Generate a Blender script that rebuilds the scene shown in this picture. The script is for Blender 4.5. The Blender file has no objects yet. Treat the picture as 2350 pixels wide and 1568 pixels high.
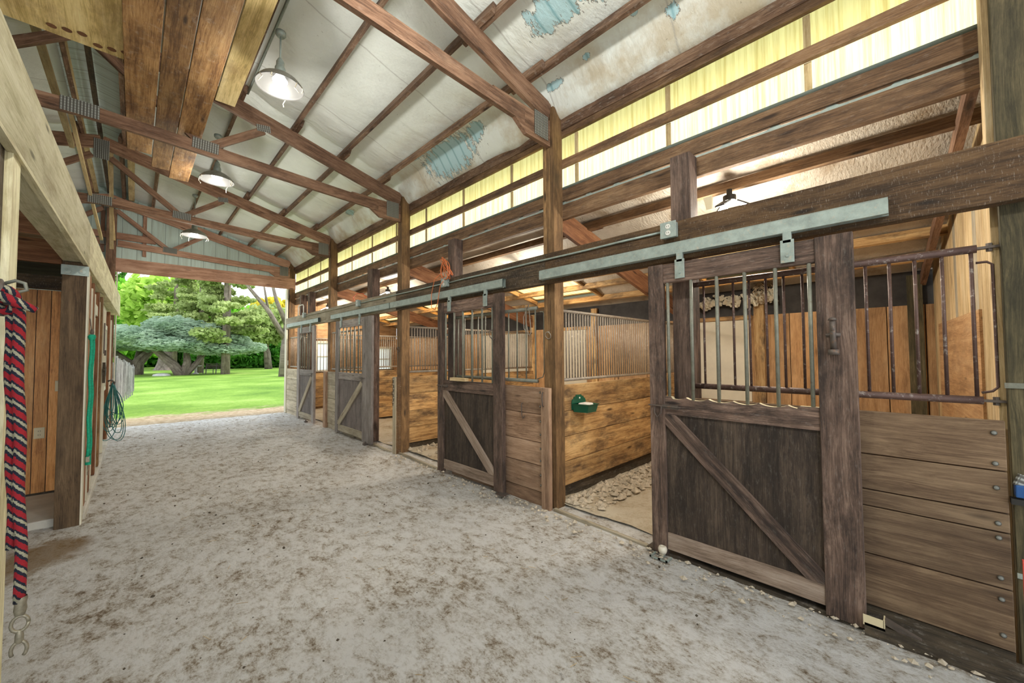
import bpy, bmesh, math, random
from mathutils import Vector, Matrix, noise as mnoise
random.seed(7)
sc = bpy.context.scene
COL = sc.collection
R_ = math.radians

# ------------------------------------------------------------------ camera, sky, sun, exposure
def make_camera():
    yaw, pit, rol, f = R_(44.26), R_(1.956), R_(-.314), 890.2
    F = Vector((math.sin(yaw)*math.cos(pit), math.cos(yaw)*math.cos(pit), math.sin(pit)))
    Rt = Vector((math.cos(yaw), -math.sin(yaw), 0)); U = Rt.cross(F)
    R2 = Rt*math.cos(rol)+U*math.sin(rol); U2 = -Rt*math.sin(rol)+U*math.cos(rol)
    cd = bpy.data.cameras.new('camera'); cam = bpy.data.objects.new('camera', cd); COL.objects.link(cam)
    cd.sensor_fit = 'HORIZONTAL'; cd.sensor_width = 36; cd.lens = f/2350*36; cd.clip_start = .02; cd.clip_end = 600
    M = Matrix((R2, U2, -F)).transposed().to_4x4(); M.translation = Vector((0, 0, 1.5))
    cam.matrix_world = M; sc.camera = cam
make_camera()
W = bpy.data.worlds.new('sky'); sc.world = W; W.use_nodes = True
nt = W.node_tree; nt.nodes.clear()
wo = nt.nodes.new('ShaderNodeOutputWorld'); bg = nt.nodes.new('ShaderNodeBackground')
tcw = nt.nodes.new('ShaderNodeTexCoord'); sxw = nt.nodes.new('ShaderNodeSeparateXYZ'); rpw = nt.nodes.new('ShaderNodeValToRGB')
nt.links.new(tcw.outputs['Generated'], sxw.inputs[0]); nt.links.new(sxw.outputs[2], rpw.inputs[0])
rpw.color_ramp.elements[0].color = (.95, .97, 1, 1); rpw.color_ramp.elements[1].color = (.70, .84, 1, 1)
nt.links.new(rpw.outputs[0], bg.inputs[0]); bg.inputs[1].default_value = 1.35
nt.links.new(bg.outputs[0], wo.inputs[0])
sl = bpy.data.lights.new('sun', 'SUN'); sl.energy = 2.2; sl.angle = R_(14); sl.color = (1, .95, .86)
so = bpy.data.objects.new('sun', sl); COL.objects.link(so)
so.rotation_euler = Vector((-.80, .10, -.85)).to_track_quat('-Z', 'Y').to_euler()
vs = sc.view_settings; vs.view_transform = 'Standard'; vs.look = 'None'; vs.gamma = 1; vs.use_curve_mapping = False
vs.exposure = 1.0

# ------------------------------------------------------------------ materials
MATS = {}
def newmat(name):
    m = bpy.data.materials.new(name); m.use_nodes = True; n = m.node_tree; n.nodes.clear()
    o = n.nodes.new('ShaderNodeOutputMaterial'); b = n.nodes.new('ShaderNodeBsdfPrincipled')
    n.links.new(b.outputs[0], o.inputs[0]); MATS[name] = m
    return m, n, b, o
def N(n, t, **k):
    x = n.nodes.new('ShaderNode'+t)
    for a, v in k.items(): setattr(x, a, v)
    return x
def ramp(n, src, stops):
    r = N(n, 'ValToRGB'); cr = r.color_ramp
    while len(cr.elements) < len(stops): cr.elements.new(.5)
    for e, (p, c) in zip(cr.elements, stops):
        e.position = p; e.color = (*c, 1) if len(c) == 3 else c
    n.links.new(src, r.inputs[0]); return r
def mapn(n, src, sc3, loc=(0, 0, 0)):
    m = N(n, 'Mapping'); m.inputs['Scale'].default_value = sc3; m.inputs['Location'].default_value = loc
    n.links.new(src, m.inputs[0]); return m.outputs[0]
def noise(n, vec, scale, det=4, rough=.6, dist=0):
    x = N(n, 'TexNoise'); x.inputs['Scale'].default_value = scale; x.inputs['Detail'].default_value = det
    x.inputs['Roughness'].default_value = rough; x.inputs['Distortion'].default_value = dist
    n.links.new(vec, x.inputs['Vector']); return x.outputs[0]
def mix(n, fac, a, b, mode='MIX'):
    x = N(n, 'Mix', data_type='RGBA', blend_type=mode)
    if isinstance(fac, (int, float)): x.inputs[0].default_value = fac
    else: n.links.new(fac, x.inputs[0])
    for i, v in ((6, a), (7, b)):
        if isinstance(v, tuple): x.inputs[i].default_value = (*v[:3], 1)
        else: n.links.new(v, x.inputs[i])
    return x.outputs[2]
def bump(n, b, h, st=.4, d=.004):
    x = N(n, 'Bump'); x.inputs['Strength'].default_value = st; x.inputs['Distance'].default_value = d
    n.links.new(h, x.inputs['Height']); n.links.new(x.outputs[0], b.inputs['Normal'])
def wood(name, dark, mid, light, rough=.8, stain=.5, stain_col=None, knots=True, gs=1.0, bmp=.5, dust=0.0, drips=False):
    """grain runs along the first component of the point attribute 'g' (metres along, across, through the timber)"""
    m, n, b, o = newmat(name)
    at = N(n, 'Attribute', attribute_name='g').outputs['Vector']
    wob = noise(n, mapn(n, at, (.8, 3, 3)), 1.5, 2, .5)
    wa = N(n, 'VectorMath', operation='MULTIPLY_ADD'); cmb = N(n, 'CombineXYZ'); n.links.new(wob, cmb.inputs[1]); n.links.new(wob, cmb.inputs[2])
    n.links.new(cmb.outputs[0], wa.inputs[0]); wa.inputs[1].default_value = (0, .09, .09); n.links.new(at, wa.inputs[2]); at2 = wa.outputs[0]
    fine = noise(n, mapn(n, at2, (2.6*gs, 95*gs, 95*gs)), 1.6, 6, .8)
    medg = noise(n, mapn(n, at2, (.7*gs, 20*gs, 20*gs), (2, 2, 2)), 1.5, 3, .55)
    big = noise(n, mapn(n, at, (1.3, 5, 5)), 1.5, 5, .65)
    s = N(n, 'Math', operation='MULTIPLY_ADD'); n.links.new(medg, s.inputs[0]); s.inputs[1].default_value = .55; n.links.new(fine, s.inputs[2])
    s2 = N(n, 'Math', operation='MULTIPLY_ADD'); n.links.new(big, s2.inputs[0]); s2.inputs[1].default_value = .7; n.links.new(s.outputs[0], s2.inputs[2])
    s3 = N(n, 'Math', operation='MULTIPLY'); n.links.new(s2.outputs[0], s3.inputs[0]); s3.inputs[1].default_value = .5
    c = ramp(n, s3.outputs[0], [(.47, dark), (.56, mid), (.68, light)]).outputs[0]
    if knots:
        v = N(n, 'TexVoronoi'); v.inputs['Scale'].default_value = 1.0; n.links.new(mapn(n, at, (1.6, 7.0, 7.0)), v.inputs['Vector'])
        kr = ramp(n, v.outputs['Distance'], [(.05, (1, 1, 1)), (.13, (0, 0, 0))]).outputs[0]
        c = mix(n, kr, c, tuple(x*.45 for x in dark))
    if stain:
        st = noise(n, mapn(n, at, (.9, 2.2, 2.2), (3, 5, 1)), 2.6, 6, .7)
        sr = ramp(n, st, [(.48, (0, 0, 0)), (.66, (stain, stain, stain))]).outputs[0]
        c = mix(n, sr, c, stain_col or tuple(x*.45 for x in dark))
    if dust:
        ds = noise(n, mapn(n, at, (3, 9, 3) if not drips else (30, 6, 3), (1, 2, 8)), 6, 6, .75 if not drips else .8)
        dr = ramp(n, ds, [(.57 if drips else .55, (0, 0, 0)), (.72, (dust, dust, dust))]).outputs[0]
        c = mix(n, dr, c, (.62, .58, .52))
    ob = N(n, 'ObjectInfo'); mp = N(n, 'MapRange'); n.links.new(ob.outputs['Random'], mp.inputs[0]); mp.inputs[3].default_value = .86; mp.inputs[4].default_value = 1.12
    ta = N(n, 'Attribute', attribute_name='tone'); tm = N(n, 'MapRange'); n.links.new(ta.outputs['Fac'], tm.inputs[0]); tm.inputs[3].default_value = .76; tm.inputs[4].default_value = 1.22
    tx = N(n, 'Math', operation='MULTIPLY'); n.links.new(tm.outputs[0], tx.inputs[0]); n.links.new(mp.outputs[0], tx.inputs[1])
    hs = N(n, 'HueSaturation'); n.links.new(tx.outputs[0], hs.inputs['Value']); n.links.new(c, hs.inputs['Color'])
    n.links.new(hs.outputs[0], b.inputs['Base Color']); b.inputs['Roughness'].default_value = rough
    bump(n, b, s.outputs[0], bmp, .003)
    return m
wood('door_wood', (.038, .024, .018), (.115, .072, .052), (.27, .18, .135), stain=.8, dust=.12)
wood('door_grey', (.20, .17, .15), (.33, .29, .27), (.50, .46, .43), stain=.4, dust=.3)
wood('door_panel', (.022, .014, .009), (.060, .040, .027), (.14, .10, .068), stain=.6, gs=1.6, dust=.12, knots=False)
wood('door_panel_grey', (.10, .085, .08), (.17, .14, .13), (.26, .22, .20), stain=.5, gs=1.3, knots=False, dust=.3)
wood('door_pale', (.16, .11, .075), (.30, .22, .165), (.44, .35, .28), stain=.3)
wood('truss_wood', (.095, .046, .024), (.235, .125, .072), (.38, .23, .145), stain=.5, dust=.12)
wood('post_wood', (.085, .045, .016), (.20, .11, .044), (.36, .21, .09), stain=.6)
wood('post_green', (.030, .026, .011), (.072, .058, .026), (.15, .12, .06), stain=.5)
wood('partition_wood', (.25, .125, .042), (.56, .33, .13), (.80, .55, .26), stain=.9, stain_col=(.11, .065, .035))
wood('low_wall_wood', (.085, .050, .027), (.165, .105, .060), (.27, .185, .11), stain=.6, stain_col=(.09, .055, .03))
wood('low_wall_pink', (.20, .115, .068), (.36, .225, .14), (.50, .34, .23), stain=.4)
wood('pale_beam', (.48, .43, .24), (.70, .65, .42), (.85, .80, .58), stain=.55, stain_col=(.34, .26, .13), bmp=.3)
wood('loft_plank', (.15, .068, .024), (.34, .175, .062), (.56, .34, .145), stain=.6, dust=.3)
wood('loft_ply', (.50, .36, .13), (.74, .57, .25), (.88, .72, .38), stain=.45, stain_col=(.2, .09, .04))
wood('lath', (.32, .22, .10), (.50, .38, .19), (.66, .54, .31), stain=.4, dust=.2)
wood('purlin_wood', (.07, .036, .02), (.17, .095, .055), (.34, .22, .14), stain=.6, dust=.35)
wood('girt_wood', (.085, .044, .02), (.19, .105, .05), (.34, .21, .11), stain=.6, dust=.15)
wood('header_dark', (.022, .014, .007), (.068, .044, .022), (.15, .10, .055), stain=.5, dust=.7, drips=True)
wood('header_brown', (.038, .019, .006), (.105, .055, .020), (.20, .115, .048), stain=.4, dust=.6, drips=True)
wood('brown_post', (.05, .028, .012), (.115, .07, .033), (.20, .13, .07), stain=.4)
wood('header_grey', (.28, .23, .16), (.44, .38, .27), (.58, .52, .41), stain=.35)
wood('curb_wood', (.035, .026, .016), (.075, .056, .035), (.14, .105, .065), stain=.6, dust=.3)
wood('back_ply', (.34, .18, .075), (.54, .31, .14), (.68, .44, .23), stain=.45, stain_col=(.22, .12, .06))
wood('end_siding', (.40, .27, .12), (.60, .44, .23), (.74, .60, .38), stain=.35, stain_col=(.28, .18, .1))
wood('panelling', (.38, .145, .035), (.66, .30, .085), (.80, .44, .17), stain=.3, knots=False, rough=.5)
wood('joist_red', (.12, .045, .018), (.24, .10, .042), (.38, .19, .09), stain=.3)
wood('gable_wood', (.26, .13, .08), (.42, .235, .155), (.55, .35, .25), stain=.3)
wood('bark', (.10, .07, .055), (.20, .155, .125), (.34, .28, .23), stain=.5, gs=.25, knots=False)
wood('silver_fence', (.20, .19, .18), (.34, .33, .32), (.50, .49, .48), stain=.5, gs=.6)

def plain(name, col, rough=.7, metal=0, var=.15, sc_=8, b_=.2, bd=.002, spec=.5, emit=None):
    m, n, b, o = newmat(name)
    tc = N(n, 'TexCoord').outputs['Object']
    nz = noise(n, tc, sc_, 5, .65)
    c = ramp(n, nz, [(.3, tuple(x*(1-var) for x in col)), (.7, tuple(min(1, x*(1+var)) for x in col))]).outputs[0]
    n.links.new(c, b.inputs['Base Color']); b.inputs['Roughness'].default_value = rough; b.inputs['Metallic'].default_value = metal
    b.inputs['Specular IOR Level'].default_value = spec
    if b_: bump(n, b, nz, b_, bd)
    if emit:
        b.inputs['Emission Color'].default_value = (*emit[0], 1); b.inputs['Emission Strength'].default_value = emit[1]
    return m
def galv(name, base, rust):
    m, n, b, o = newmat(name)
    tc = N(n, 'TexCoord').outputs['Object']
    a = noise(n, tc, 14, 6, .7); a2 = noise(n, mapn(n, tc, (1, 1, 1), (4, 4, 4)), 40, 5, .7)
    c = ramp(n, a, [(.3, tuple(x*.6 for x in base)), (.7, base)]).outputs[0]
    rm = ramp(n, a2, [(.56, (0, 0, 0)), (.7, (.8, .8, .8))]).outputs[0]
    n.links.new(mix(n, rm, c, rust), b.inputs['Base Color'])
    b.inputs['Metallic'].default_value = .35; b.inputs['Roughness'].default_value = .55; bump(n, b, a2, .2, .001)
galv('galvanised', (.42, .50, .46), (.50, .44, .34))
def plate_mat():
    m, n, b, o = newmat('plate'); at = N(n, 'Attribute', attribute_name='g').outputs['Vector']; sx = N(n, 'SeparateXYZ'); n.links.new(at, sx.inputs[0])
    a = N(n, 'Math', operation='PINGPONG'); n.links.new(sx.outputs[0], a.inputs[0]); a.inputs[1].default_value = .011
    z = N(n, 'Math', operation='PINGPONG'); n.links.new(sx.outputs[1], z.inputs[0]); z.inputs[1].default_value = .013
    ar = ramp(n, a.outputs[0], [(0, (0, 0, 0)), (.0045, (0, 0, 0)), (.0065, (1, 1, 1))]).outputs[0]
    zr = ramp(n, z.outputs[0], [(0, (0, 0, 0)), (.003, (1, 1, 1))]).outputs[0]
    k = mix(n, 1, ar, zr, 'MULTIPLY')
    n.links.new(mix(n, k, (.09, .085, .07), (.33, .34, .31)), b.inputs['Base Color']); b.inputs['Roughness'].default_value = .6; b.inputs['Metallic'].default_value = .2
    bump(n, b, k, .6, .003)
plate_mat()
galv('pipe_rust', (.13, .075, .06), (.42, .38, .34))
galv('pipe_dusty', (.42, .36, .29), (.62, .55, .46))
galv('pipe_green', (.27, .275, .22), (.17, .13, .095))
galv('iron', (.16, .13, .11), (.22, .12, .07))
plain('black_iron', (.05, .048, .045), .5, .6)
plain('white_plastic', (.75, .74, .68), .4, var=.05)
plain('porcelain', (.72, .66, .54), .35, var=.1)
plain('cream_paint', (.70, .66, .52), .6, var=.08, sc_=4)
plain('cream_board', (.66, .60, .47), .6, var=.10, sc_=3)
plain('ivory', (.72, .62, .40), .5, var=.05)
plain('green_plastic', (.008, .10, .055), .35, var=.2)
plain('salt', (.85, .78, .72), .6, var=.15, sc_=30)
plain('green_rope', (.0, .33, .19), .7, var=.3, sc_=60, b_=.6)
plain('hose_green', (.02, .16, .15), .4, var=.3)
plain('wire_dark', (.10, .12, .13), .5)
plain('orange_cord', (.62, .17, .05), .5, var=.25, sc_=30)
plain('red_cord', (.75, .10, .03), .5)
plain('concrete', (.58, .55, .48), .85, var=.2, sc_=3, b_=.4, bd=.004)
plain('blue_plastic', (.02, .09, .28), .4)
plain('red_paint', (.70, .09, .07), .5)
plain('tar_paper', (.045, .040, .036), .8, var=.4, sc_=5, b_=.5)
plain('shade_out', (.30, .30, .26), .5, .2, var=.25, sc_=20)
plain('shade_in', (.075, .073, .068), .45, var=.06)
plain('bulb', (1, 1, 1), .5, var=0, b_=0, emit=((1, .97, .9), 3))
plain('led', (1, 1, 1), .5, var=0, b_=0, emit=((1, .96, .88), 30))
plain('cobweb', (.66, .60, .46), .9, var=.2, sc_=40)
plain('stone', (.52, .50, .47), .9, var=.3, sc_=5, b_=.5, bd=.02)
plain('clod', (.50, .43, .33), .95, var=.35, sc_=25, b_=.6, bd=.006)
plain('brass', (.30, .27, .20), .45, .6, var=.3, sc_=40)
leaf_pane = 1
plain('nest', (.42, .32, .20), .95, var=.5, sc_=60, b_=1, bd=.01)

def rope_mat():
    m, n, b, o = newmat('striped_rope')
    at = N(n, 'Attribute', attribute_name='g').outputs['Vector']      # (along, angle, r)
    sx = N(n, 'SeparateXYZ'); n.links.new(at, sx.inputs[0])
    zig = noise(n, mapn(n, at, (60, 1.2, 0)), 2.2, 2, .6)
    k = N(n, 'Math', operation='MULTIPLY_ADD'); n.links.new(sx.outputs[0], k.inputs[0]); k.inputs[1].default_value = 15.5; n.links.new(sx.outputs[1], k.inputs[2])
    k2 = N(n, 'Math', operation='MULTIPLY_ADD'); n.links.new(zig, k2.inputs[0]); k2.inputs[1].default_value = .30; n.links.new(k.outputs[0], k2.inputs[2])
    fr = N(n, 'Math', operation='FRACT'); n.links.new(k2.outputs[0], fr.inputs[0])
    r = ramp(n, fr.outputs[0], [(0, (.30, .008, .016)), (.38, (.008, .01, .024)), (.55, (.34, .32, .22)), (.76, (.008, .01, .024))])
    r.color_ramp.interpolation = 'CONSTANT'
    n.links.new(r.outputs[0], b.inputs['Base Color']); b.inputs['Roughness'].default_value = .9
    w = noise(n, mapn(n, at, (300, 12, 1)), 1, 3, .6); bump(n, b, w, .8, .003)
rope_mat()

def insul():
    m, n, b, o = newmat('insulation')
    geo = N(n, 'NewGeometry').outputs['Position']; sx = N(n, 'SeparateXYZ'); n.links.new(geo, sx.inputs[0])
    base = ramp(n, noise(n, geo, 1.7, 5, .6), [(.3, (.76, .80, .75)), (.7, (.88, .93, .88))]).outputs[0]
    # brown water stains near the wall plate
    mr = N(n, 'MapRange'); n.links.new(sx.outputs[0], mr.inputs[0]); mr.inputs[1].default_value = 2.35; mr.inputs[2].default_value = 3.1
    stn = N(n, 'Math', operation='MULTIPLY'); n.links.new(mr.outputs[0], stn.inputs[0]); n.links.new(ramp(n, noise(n, geo, 2.2, 5, .65), [(.42, (0, 0, 0)), (.62, (.85, .85, .85))]).outputs[0], stn.inputs[1])
    c = mix(n, stn.outputs[0], base, (.50, .40, .24))
    spk = ramp(n, noise(n, geo, 26, 5, .7), [(.66, (0, 0, 0)), (.74, (.8, .8, .8))]).outputs[0]
    c = mix(n, spk, c, (.20, .16, .11))
    # seams of the facing sheets, every 1.2 m along the building
    md = N(n, 'Math', operation='PINGPONG'); n.links.new(sx.outputs[1], md.inputs[0]); md.inputs[1].default_value = .61
    sm = ramp(n, md.outputs[0], [(0, (.55, .55, .55)), (.012, (0, 0, 0))]).outputs[0]
    c = mix(n, sm, c, (.34, .33, .30))
    # torn places where the painted roof sheet shows: ellipses with ragged edges
    total = None
    for (cx, cy, rx, ry) in [(2.90, 4.15, .20, .62), (2.86, 3.55, .10, .18), (2.72, 4.65, .05, .20), (2.62, 5.1, .0, .0), (2.30, 1.55, .28, .34), (2.38, 1.95, .15, .34), (1.95, 1.75, .10, .25), (2.60, 1.15, .12, .12), (2.85, 7.25, .07, .18), (2.9, 2.35, .03, .12), (2.86, 1.95, .025, .05), (2.78, 1.45, .03, .05), (2.9, 1.2, .04, .05)]:
        if rx == 0: continue
        vm = N(n, 'Mapping', vector_type='POINT'); vm.inputs['Location'].default_value = (-cx/rx, -cy/ry, 0); vm.inputs['Scale'].default_value = (1/rx, 1/ry, 0)
        n.links.new(geo, vm.inputs[0]); ln = N(n, 'VectorMath', operation='LENGTH'); n.links.new(vm.outputs[0], ln.inputs[0])
        if total is None: total = ln.outputs['Value']
        else:
            mn = N(n, 'Math', operation='MINIMUM'); n.links.new(total, mn.inputs[0]); n.links.new(ln.outputs['Value'], mn.inputs[1]); total = mn.outputs[0]
    rg = N(n, 'Math', operation='MULTIPLY_ADD'); n.links.new(noise(n, mapn(n, geo, (1, 2.2, 1)), 7, 6, .75), rg.inputs[0]); rg.inputs[1].default_value = 2.6; n.links.new(total, rg.inputs[2])
    hole = ramp(n, rg.outputs[0], [(0, (1, 1, 1)), (.98, (1, 1, 1)), (1, (0, 0, 0))])
    sh = N(n, 'Math', operation='SUBTRACT'); n.links.new(rg.outputs[0], sh.inputs[0]); sh.inputs[1].default_value = 1.05
    edge = ramp(n, sh.outputs[0], [(.97, (1, 1, 1)), (1.0, (0, 0, 0))]).outputs[0]
    sh2 = N(n, 'Math', operation='SUBTRACT'); n.links.new(rg.outputs[0], sh2.inputs[0]); sh2.inputs[1].default_value = 1.18
    hol = ramp(n, sh2.outputs[0], [(.0, (1, 1, 1)), (.94, (1, 1, 1)), (.97, (0, 0, 0))]).outputs[0]
    lt = N(n, 'Math', operation='LESS_THAN'); n.links.new(rg.outputs[0], lt.inputs[0]); lt.inputs[1].default_value = 2.12
    lt2 = N(n, 'Math', operation='LESS_THAN'); n.links.new(rg.outputs[0], lt2.inputs[0]); lt2.inputs[1].default_value = 2.04
    c = mix(n, lt.outputs[0], c, (.17, .12, .08))
    wv = N(n, 'Math', operation='PINGPONG'); n.links.new(sx.outputs[1], wv.inputs[0]); wv.inputs[1].default_value = .075
    teal = ramp(n, wv.outputs[0], [(0, (.22, .42, .46)), (.02, (.45, .66, .70))]).outputs[0]
    c = mix(n, lt2.outputs[0], c, teal)
    n.links.new(c, b.inputs['Base Color']); b.inputs['Roughness'].default_value = .42; b.inputs['Specular IOR Level'].default_value = .7
    h = noise(n, mapn(n, geo, (3, 6, 3)), 2.5, 6, .6)
    h2 = N(n, 'Math', operation='MULTIPLY_ADD'); n.links.new(lt.outputs[0], h2.inputs[0]); h2.inputs[1].default_value = .5; n.links.new(h, h2.inputs[2])
    bump(n, b, h2.outputs[0], .5, .03)
insul()
def insul2():
    m, n, b, o = newmat('lean_insulation')
    geo = N(n, 'NewGeometry').outputs['Position']
    base = ramp(n, noise(n, geo, 1.8, 6, .65), [(.3, (.42, .36, .28)), (.65, (.62, .56, .47))]).outputs[0]
    st = ramp(n, noise(n, mapn(n, geo, (1, 1, 1), (5, 5, 5)), 3.2, 6, .7), [(.52, (0, 0, 0)), (.66, (.7, .7, .7))]).outputs[0]
    n.links.new(mix(n, st, base, (.28, .20, .12)), b.inputs['Base Color']); b.inputs['Roughness'].default_value = .6
    bump(n, b, noise(n, mapn(n, geo, (6, 14, 6)), 4, 4, .6), .6, .02)
insul2()

def ribbed(name, col, axis, pitch, transl=False, rough=.5, amp=.25, gap=.02):
    m, n, b, o = newmat(name)
    geo = N(n, 'NewGeometry').outputs['Position']; sx = N(n, 'SeparateXYZ'); n.links.new(geo, sx.inputs[0])
    pp = N(n, 'Math', operation='PINGPONG'); n.links.new(sx.outputs[axis], pp.inputs[0]); pp.inputs[1].default_value = pitch/2
    dv = N(n, 'Math', operation='DIVIDE'); n.links.new(pp.outputs[0], dv.inputs[0]); dv.inputs[1].default_value = pitch/2
    rb = ramp(n, dv.outputs[0], [(0, (1-amp*2,)*3), (gap*4, (1, 1, 1))] if not transl else [(0, (1-amp,)*3), (1, (1, 1, 1))]).outputs[0]
    sc3 = (1.2, 22, .5) if axis == 1 else (14, 1.2, .7)
    st = ramp(n, noise(n, mapn(n, geo, sc3), 1.3, 6, .75), [(.36, (.70, .64, .50) if transl else (.82, .8, .76)), (.56, (1, 1, 1))]).outputs[0]
    c = mix(n, 1, mix(n, 1, col, rb, 'MULTIPLY'), st, 'MULTIPLY')
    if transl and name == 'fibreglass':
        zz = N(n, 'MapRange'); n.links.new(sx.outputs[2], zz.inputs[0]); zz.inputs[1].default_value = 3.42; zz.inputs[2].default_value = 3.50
        c = mix(n, 1, c, mix(n, zz.outputs[0], (1.0, 1.0, 1.0), (.80, .80, .52)), 'MULTIPLY')  # eave shade painted into the sheet: upper row darker and yellower
    if transl:
        n.nodes.remove(b)
        t = N(n, 'BsdfTranslucent'); d = N(n, 'BsdfDiffuse'); mx = N(n, 'MixShader'); mx.inputs[0].default_value = .12
        n.links.new(c, t.inputs[0]); n.links.new(c, d.inputs[0]); n.links.new(t.outputs[0], mx.inputs[1]); n.links.new(d.outputs[0], mx.inputs[2]); n.links.new(mx.outputs[0], o.inputs[0])
    else:
        n.links.new(c, b.inputs['Base Color']); b.inputs['Roughness'].default_value = rough
        bump(n, b, rb, .5, .01)
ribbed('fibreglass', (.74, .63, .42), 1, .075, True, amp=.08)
ribbed('skylight_sheet', (.98, .62, .24), 1, .075, True, amp=.10)
ribbed('gable_steel', (.62, .76, .70), 0, .23)
ribbed('roof_steel', (.84, .97, .94), 1, .23)
ribbed('wall_steel', (.55, .60, .56), 1, .23)

def dirt():
    m, n, b, o = newmat('aisle_dirt')
    geo = N(n, 'NewGeometry').outputs['Position']; sx = N(n, 'SeparateXYZ'); n.links.new(geo, sx.inputs[0])
    a = noise(n, mapn(n, geo, (1, 1, 1)), 1.6, 6, .62, .4)
    fine = noise(n, mapn(n, geo, (1.25, .8, 1)), 46, 8, .8); med = noise(n, mapn(n, geo, (1.6, 1, 1)), 7.5, 6, .7, .3)
    s = N(n, 'Math', operation='MULTIPLY_ADD'); n.links.new(fine, s.inputs[0]); s.inputs[1].default_value = 1.0; n.links.new(med, s.inputs[2])
    s2 = N(n, 'Math', operation='MULTIPLY_ADD'); n.links.new(a, s2.inputs[0]); s2.inputs[1].default_value = .42; n.links.new(s.outputs[0], s2.inputs[2])
    hf = N(n, 'Math', operation='MULTIPLY'); n.links.new(s2.outputs[0], hf.inputs[0]); hf.inputs[1].default_value = .444
    c = ramp(n, hf.outputs[0], [(.41, (.16, .11, .068)), (.466, (.38, .32, .25)), (.512, (.61, .58, .53)), (.58, (.77, .755, .73))]).outputs[0]
    crumbs = ramp(n, noise(n, mapn(n, geo, (1, 1, 1), (9, 3, 1)), 20, 4, .7), [(.62, (0, 0, 0)), (.74, (.55, .55, .55))]).outputs[0]
    c = mix(n, crumbs, c, (.10, .07, .045))
    # browner, damp soil by the concrete step
    vm = N(n, 'Mapping'); vm.inputs['Location'].default_value = (.45/.8, -4.6/.9, 0); vm.inputs['Scale'].default_value = (1/.8, 1/.9, 0); n.links.new(geo, vm.inputs[0])
    ln = N(n, 'VectorMath', operation='LENGTH'); n.links.new(vm.outputs[0], ln.inputs[0])
    md = N(n, 'Math', operation='MULTIPLY_ADD'); n.links.new(a, md.inputs[0]); md.inputs[1].default_value = 1.2; n.links.new(ln.outputs['Value'], md.inputs[2])
    bm_ = ramp(n, md.outputs[0], [(.8, (.8, .8, .8)), (1.0, (0, 0, 0))]).outputs[0]
    c = mix(n, bm_, c, (.27, .17, .075))
    n.links.new(c, b.inputs['Base Color']); b.inputs['Roughness'].default_value = .95; b.inputs['Specular IOR Level'].default_value = .15
    h = N(n, 'Math', operation='MULTIPLY_ADD'); n.links.new(fine, h.inputs[0]); h.inputs[1].default_value = .5; n.links.new(med, h.inputs[2])
    bump(n, b, h.outputs[0], .9, .035)
dirt()
def dirt2():
    m, n, b, o = newmat('stall_dirt')
    geo = N(n, 'NewGeometry').outputs['Position']
    a = noise(n, geo, 2.2, 6, .68); f = noise(n, geo, 30, 5, .7)
    s = N(n, 'Math', operation='MULTIPLY_ADD'); n.links.new(f, s.inputs[0]); s.inputs[1].default_value = .5; n.links.new(a, s.inputs[2])
    c = ramp(n, s.outputs[0], [(.50, (.22, .15, .085)), (.62, (.42, .34, .23)), (.80, (.56, .50, .39))]).outputs[0]
    n.links.new(c, b.inputs['Base Color']); b.inputs['Roughness'].default_value = .95; bump(n, b, s.outputs[0], .8, .03)
dirt2()
def grass():
    m, n, b, o = newmat('lawn')
    geo = N(n, 'NewGeometry').outputs['Position']; sx = N(n, 'SeparateXYZ'); n.links.new(geo, sx.inputs[0])
    a = noise(n, geo, .35, 6, .6); f = noise(n, mapn(n, geo, (1, 1, 1)), 9, 6, .75)
    s = N(n, 'Math', operation='MULTIPLY_ADD'); n.links.new(f, s.inputs[0]); s.inputs[1].default_value = .55; n.links.new(a, s.inputs[2])
    c = ramp(n, s.outputs[0], [(.55, (.08, .165, .02)), (.80, (.18, .30, .045)), (.98, (.30, .42, .10))]).outputs[0]
    # bare strip in front of the door
    mr = N(n, 'MapRange'); n.links.new(sx.outputs[1], mr.inputs[0]); mr.inputs[1].default_value = 11.9; mr.inputs[2].default_value = 14.6; mr.inputs[3].default_value = .75; mr.inputs[4].default_value = 0
    d = N(n, 'Math', operation='ADD'); n.links.new(mr.outputs[0], d.inputs[0]); n.links.new(noise(n, mapn(n, geo, (.6, 1, 1)), 1.6, 6, .75), d.inputs[1])
    bare = ramp(n, d.outputs[0], [(.72, (0, 0, 0)), (.92, (1, 1, 1))]).outputs[0]
    dc = ramp(n, f, [(.4, (.30, .22, .13)), (.65, (.52, .42, .30))]).outputs[0]
    n.links.new(mix(n, bare, c, dc), b.inputs['Base Color']); b.inputs['Roughness'].default_value = .9; b.inputs['Specular IOR Level'].default_value = .1
    bump(n, b, f, .8, .05)
grass()
def leaf(name, a, bcol, c3):
    m, n, b, o = newmat(name); n.nodes.remove(b)
    geo = N(n, 'NewGeometry'); c = ramp(n, noise(n, geo.outputs['Position'], .9, 4, .7), [(.3, a), (.5, bcol), (.7, c3)]).outputs[0]
    d = N(n, 'BsdfDiffuse'); t = N(n, 'BsdfTranslucent'); mx = N(n, 'MixShader'); mx.inputs[0].default_value = .45
    n.links.new(c, d.inputs[0]); n.links.new(c, t.inputs[0]); n.links.new(d.outputs[0], mx.inputs[1]); n.links.new(t.outputs[0], mx.inputs[2]); n.links.new(mx.outputs[0], o.inputs[0])
leaf('glare_pane', (.9, .93, .97), (.92, .95, .98), (.95, .97, 1))  # plain white pane stands in for overexposed daylight outside the window
leaf('leaf_bright', (.10, .34, .03), (.24, .56, .05), (.42, .72, .12))
leaf('leaf_lime', (.26, .44, .06), (.46, .66, .12), (.62, .78, .22))
leaf('leaf_olive', (.20, .26, .08), (.38, .46, .17), (.58, .66, .30))
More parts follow.
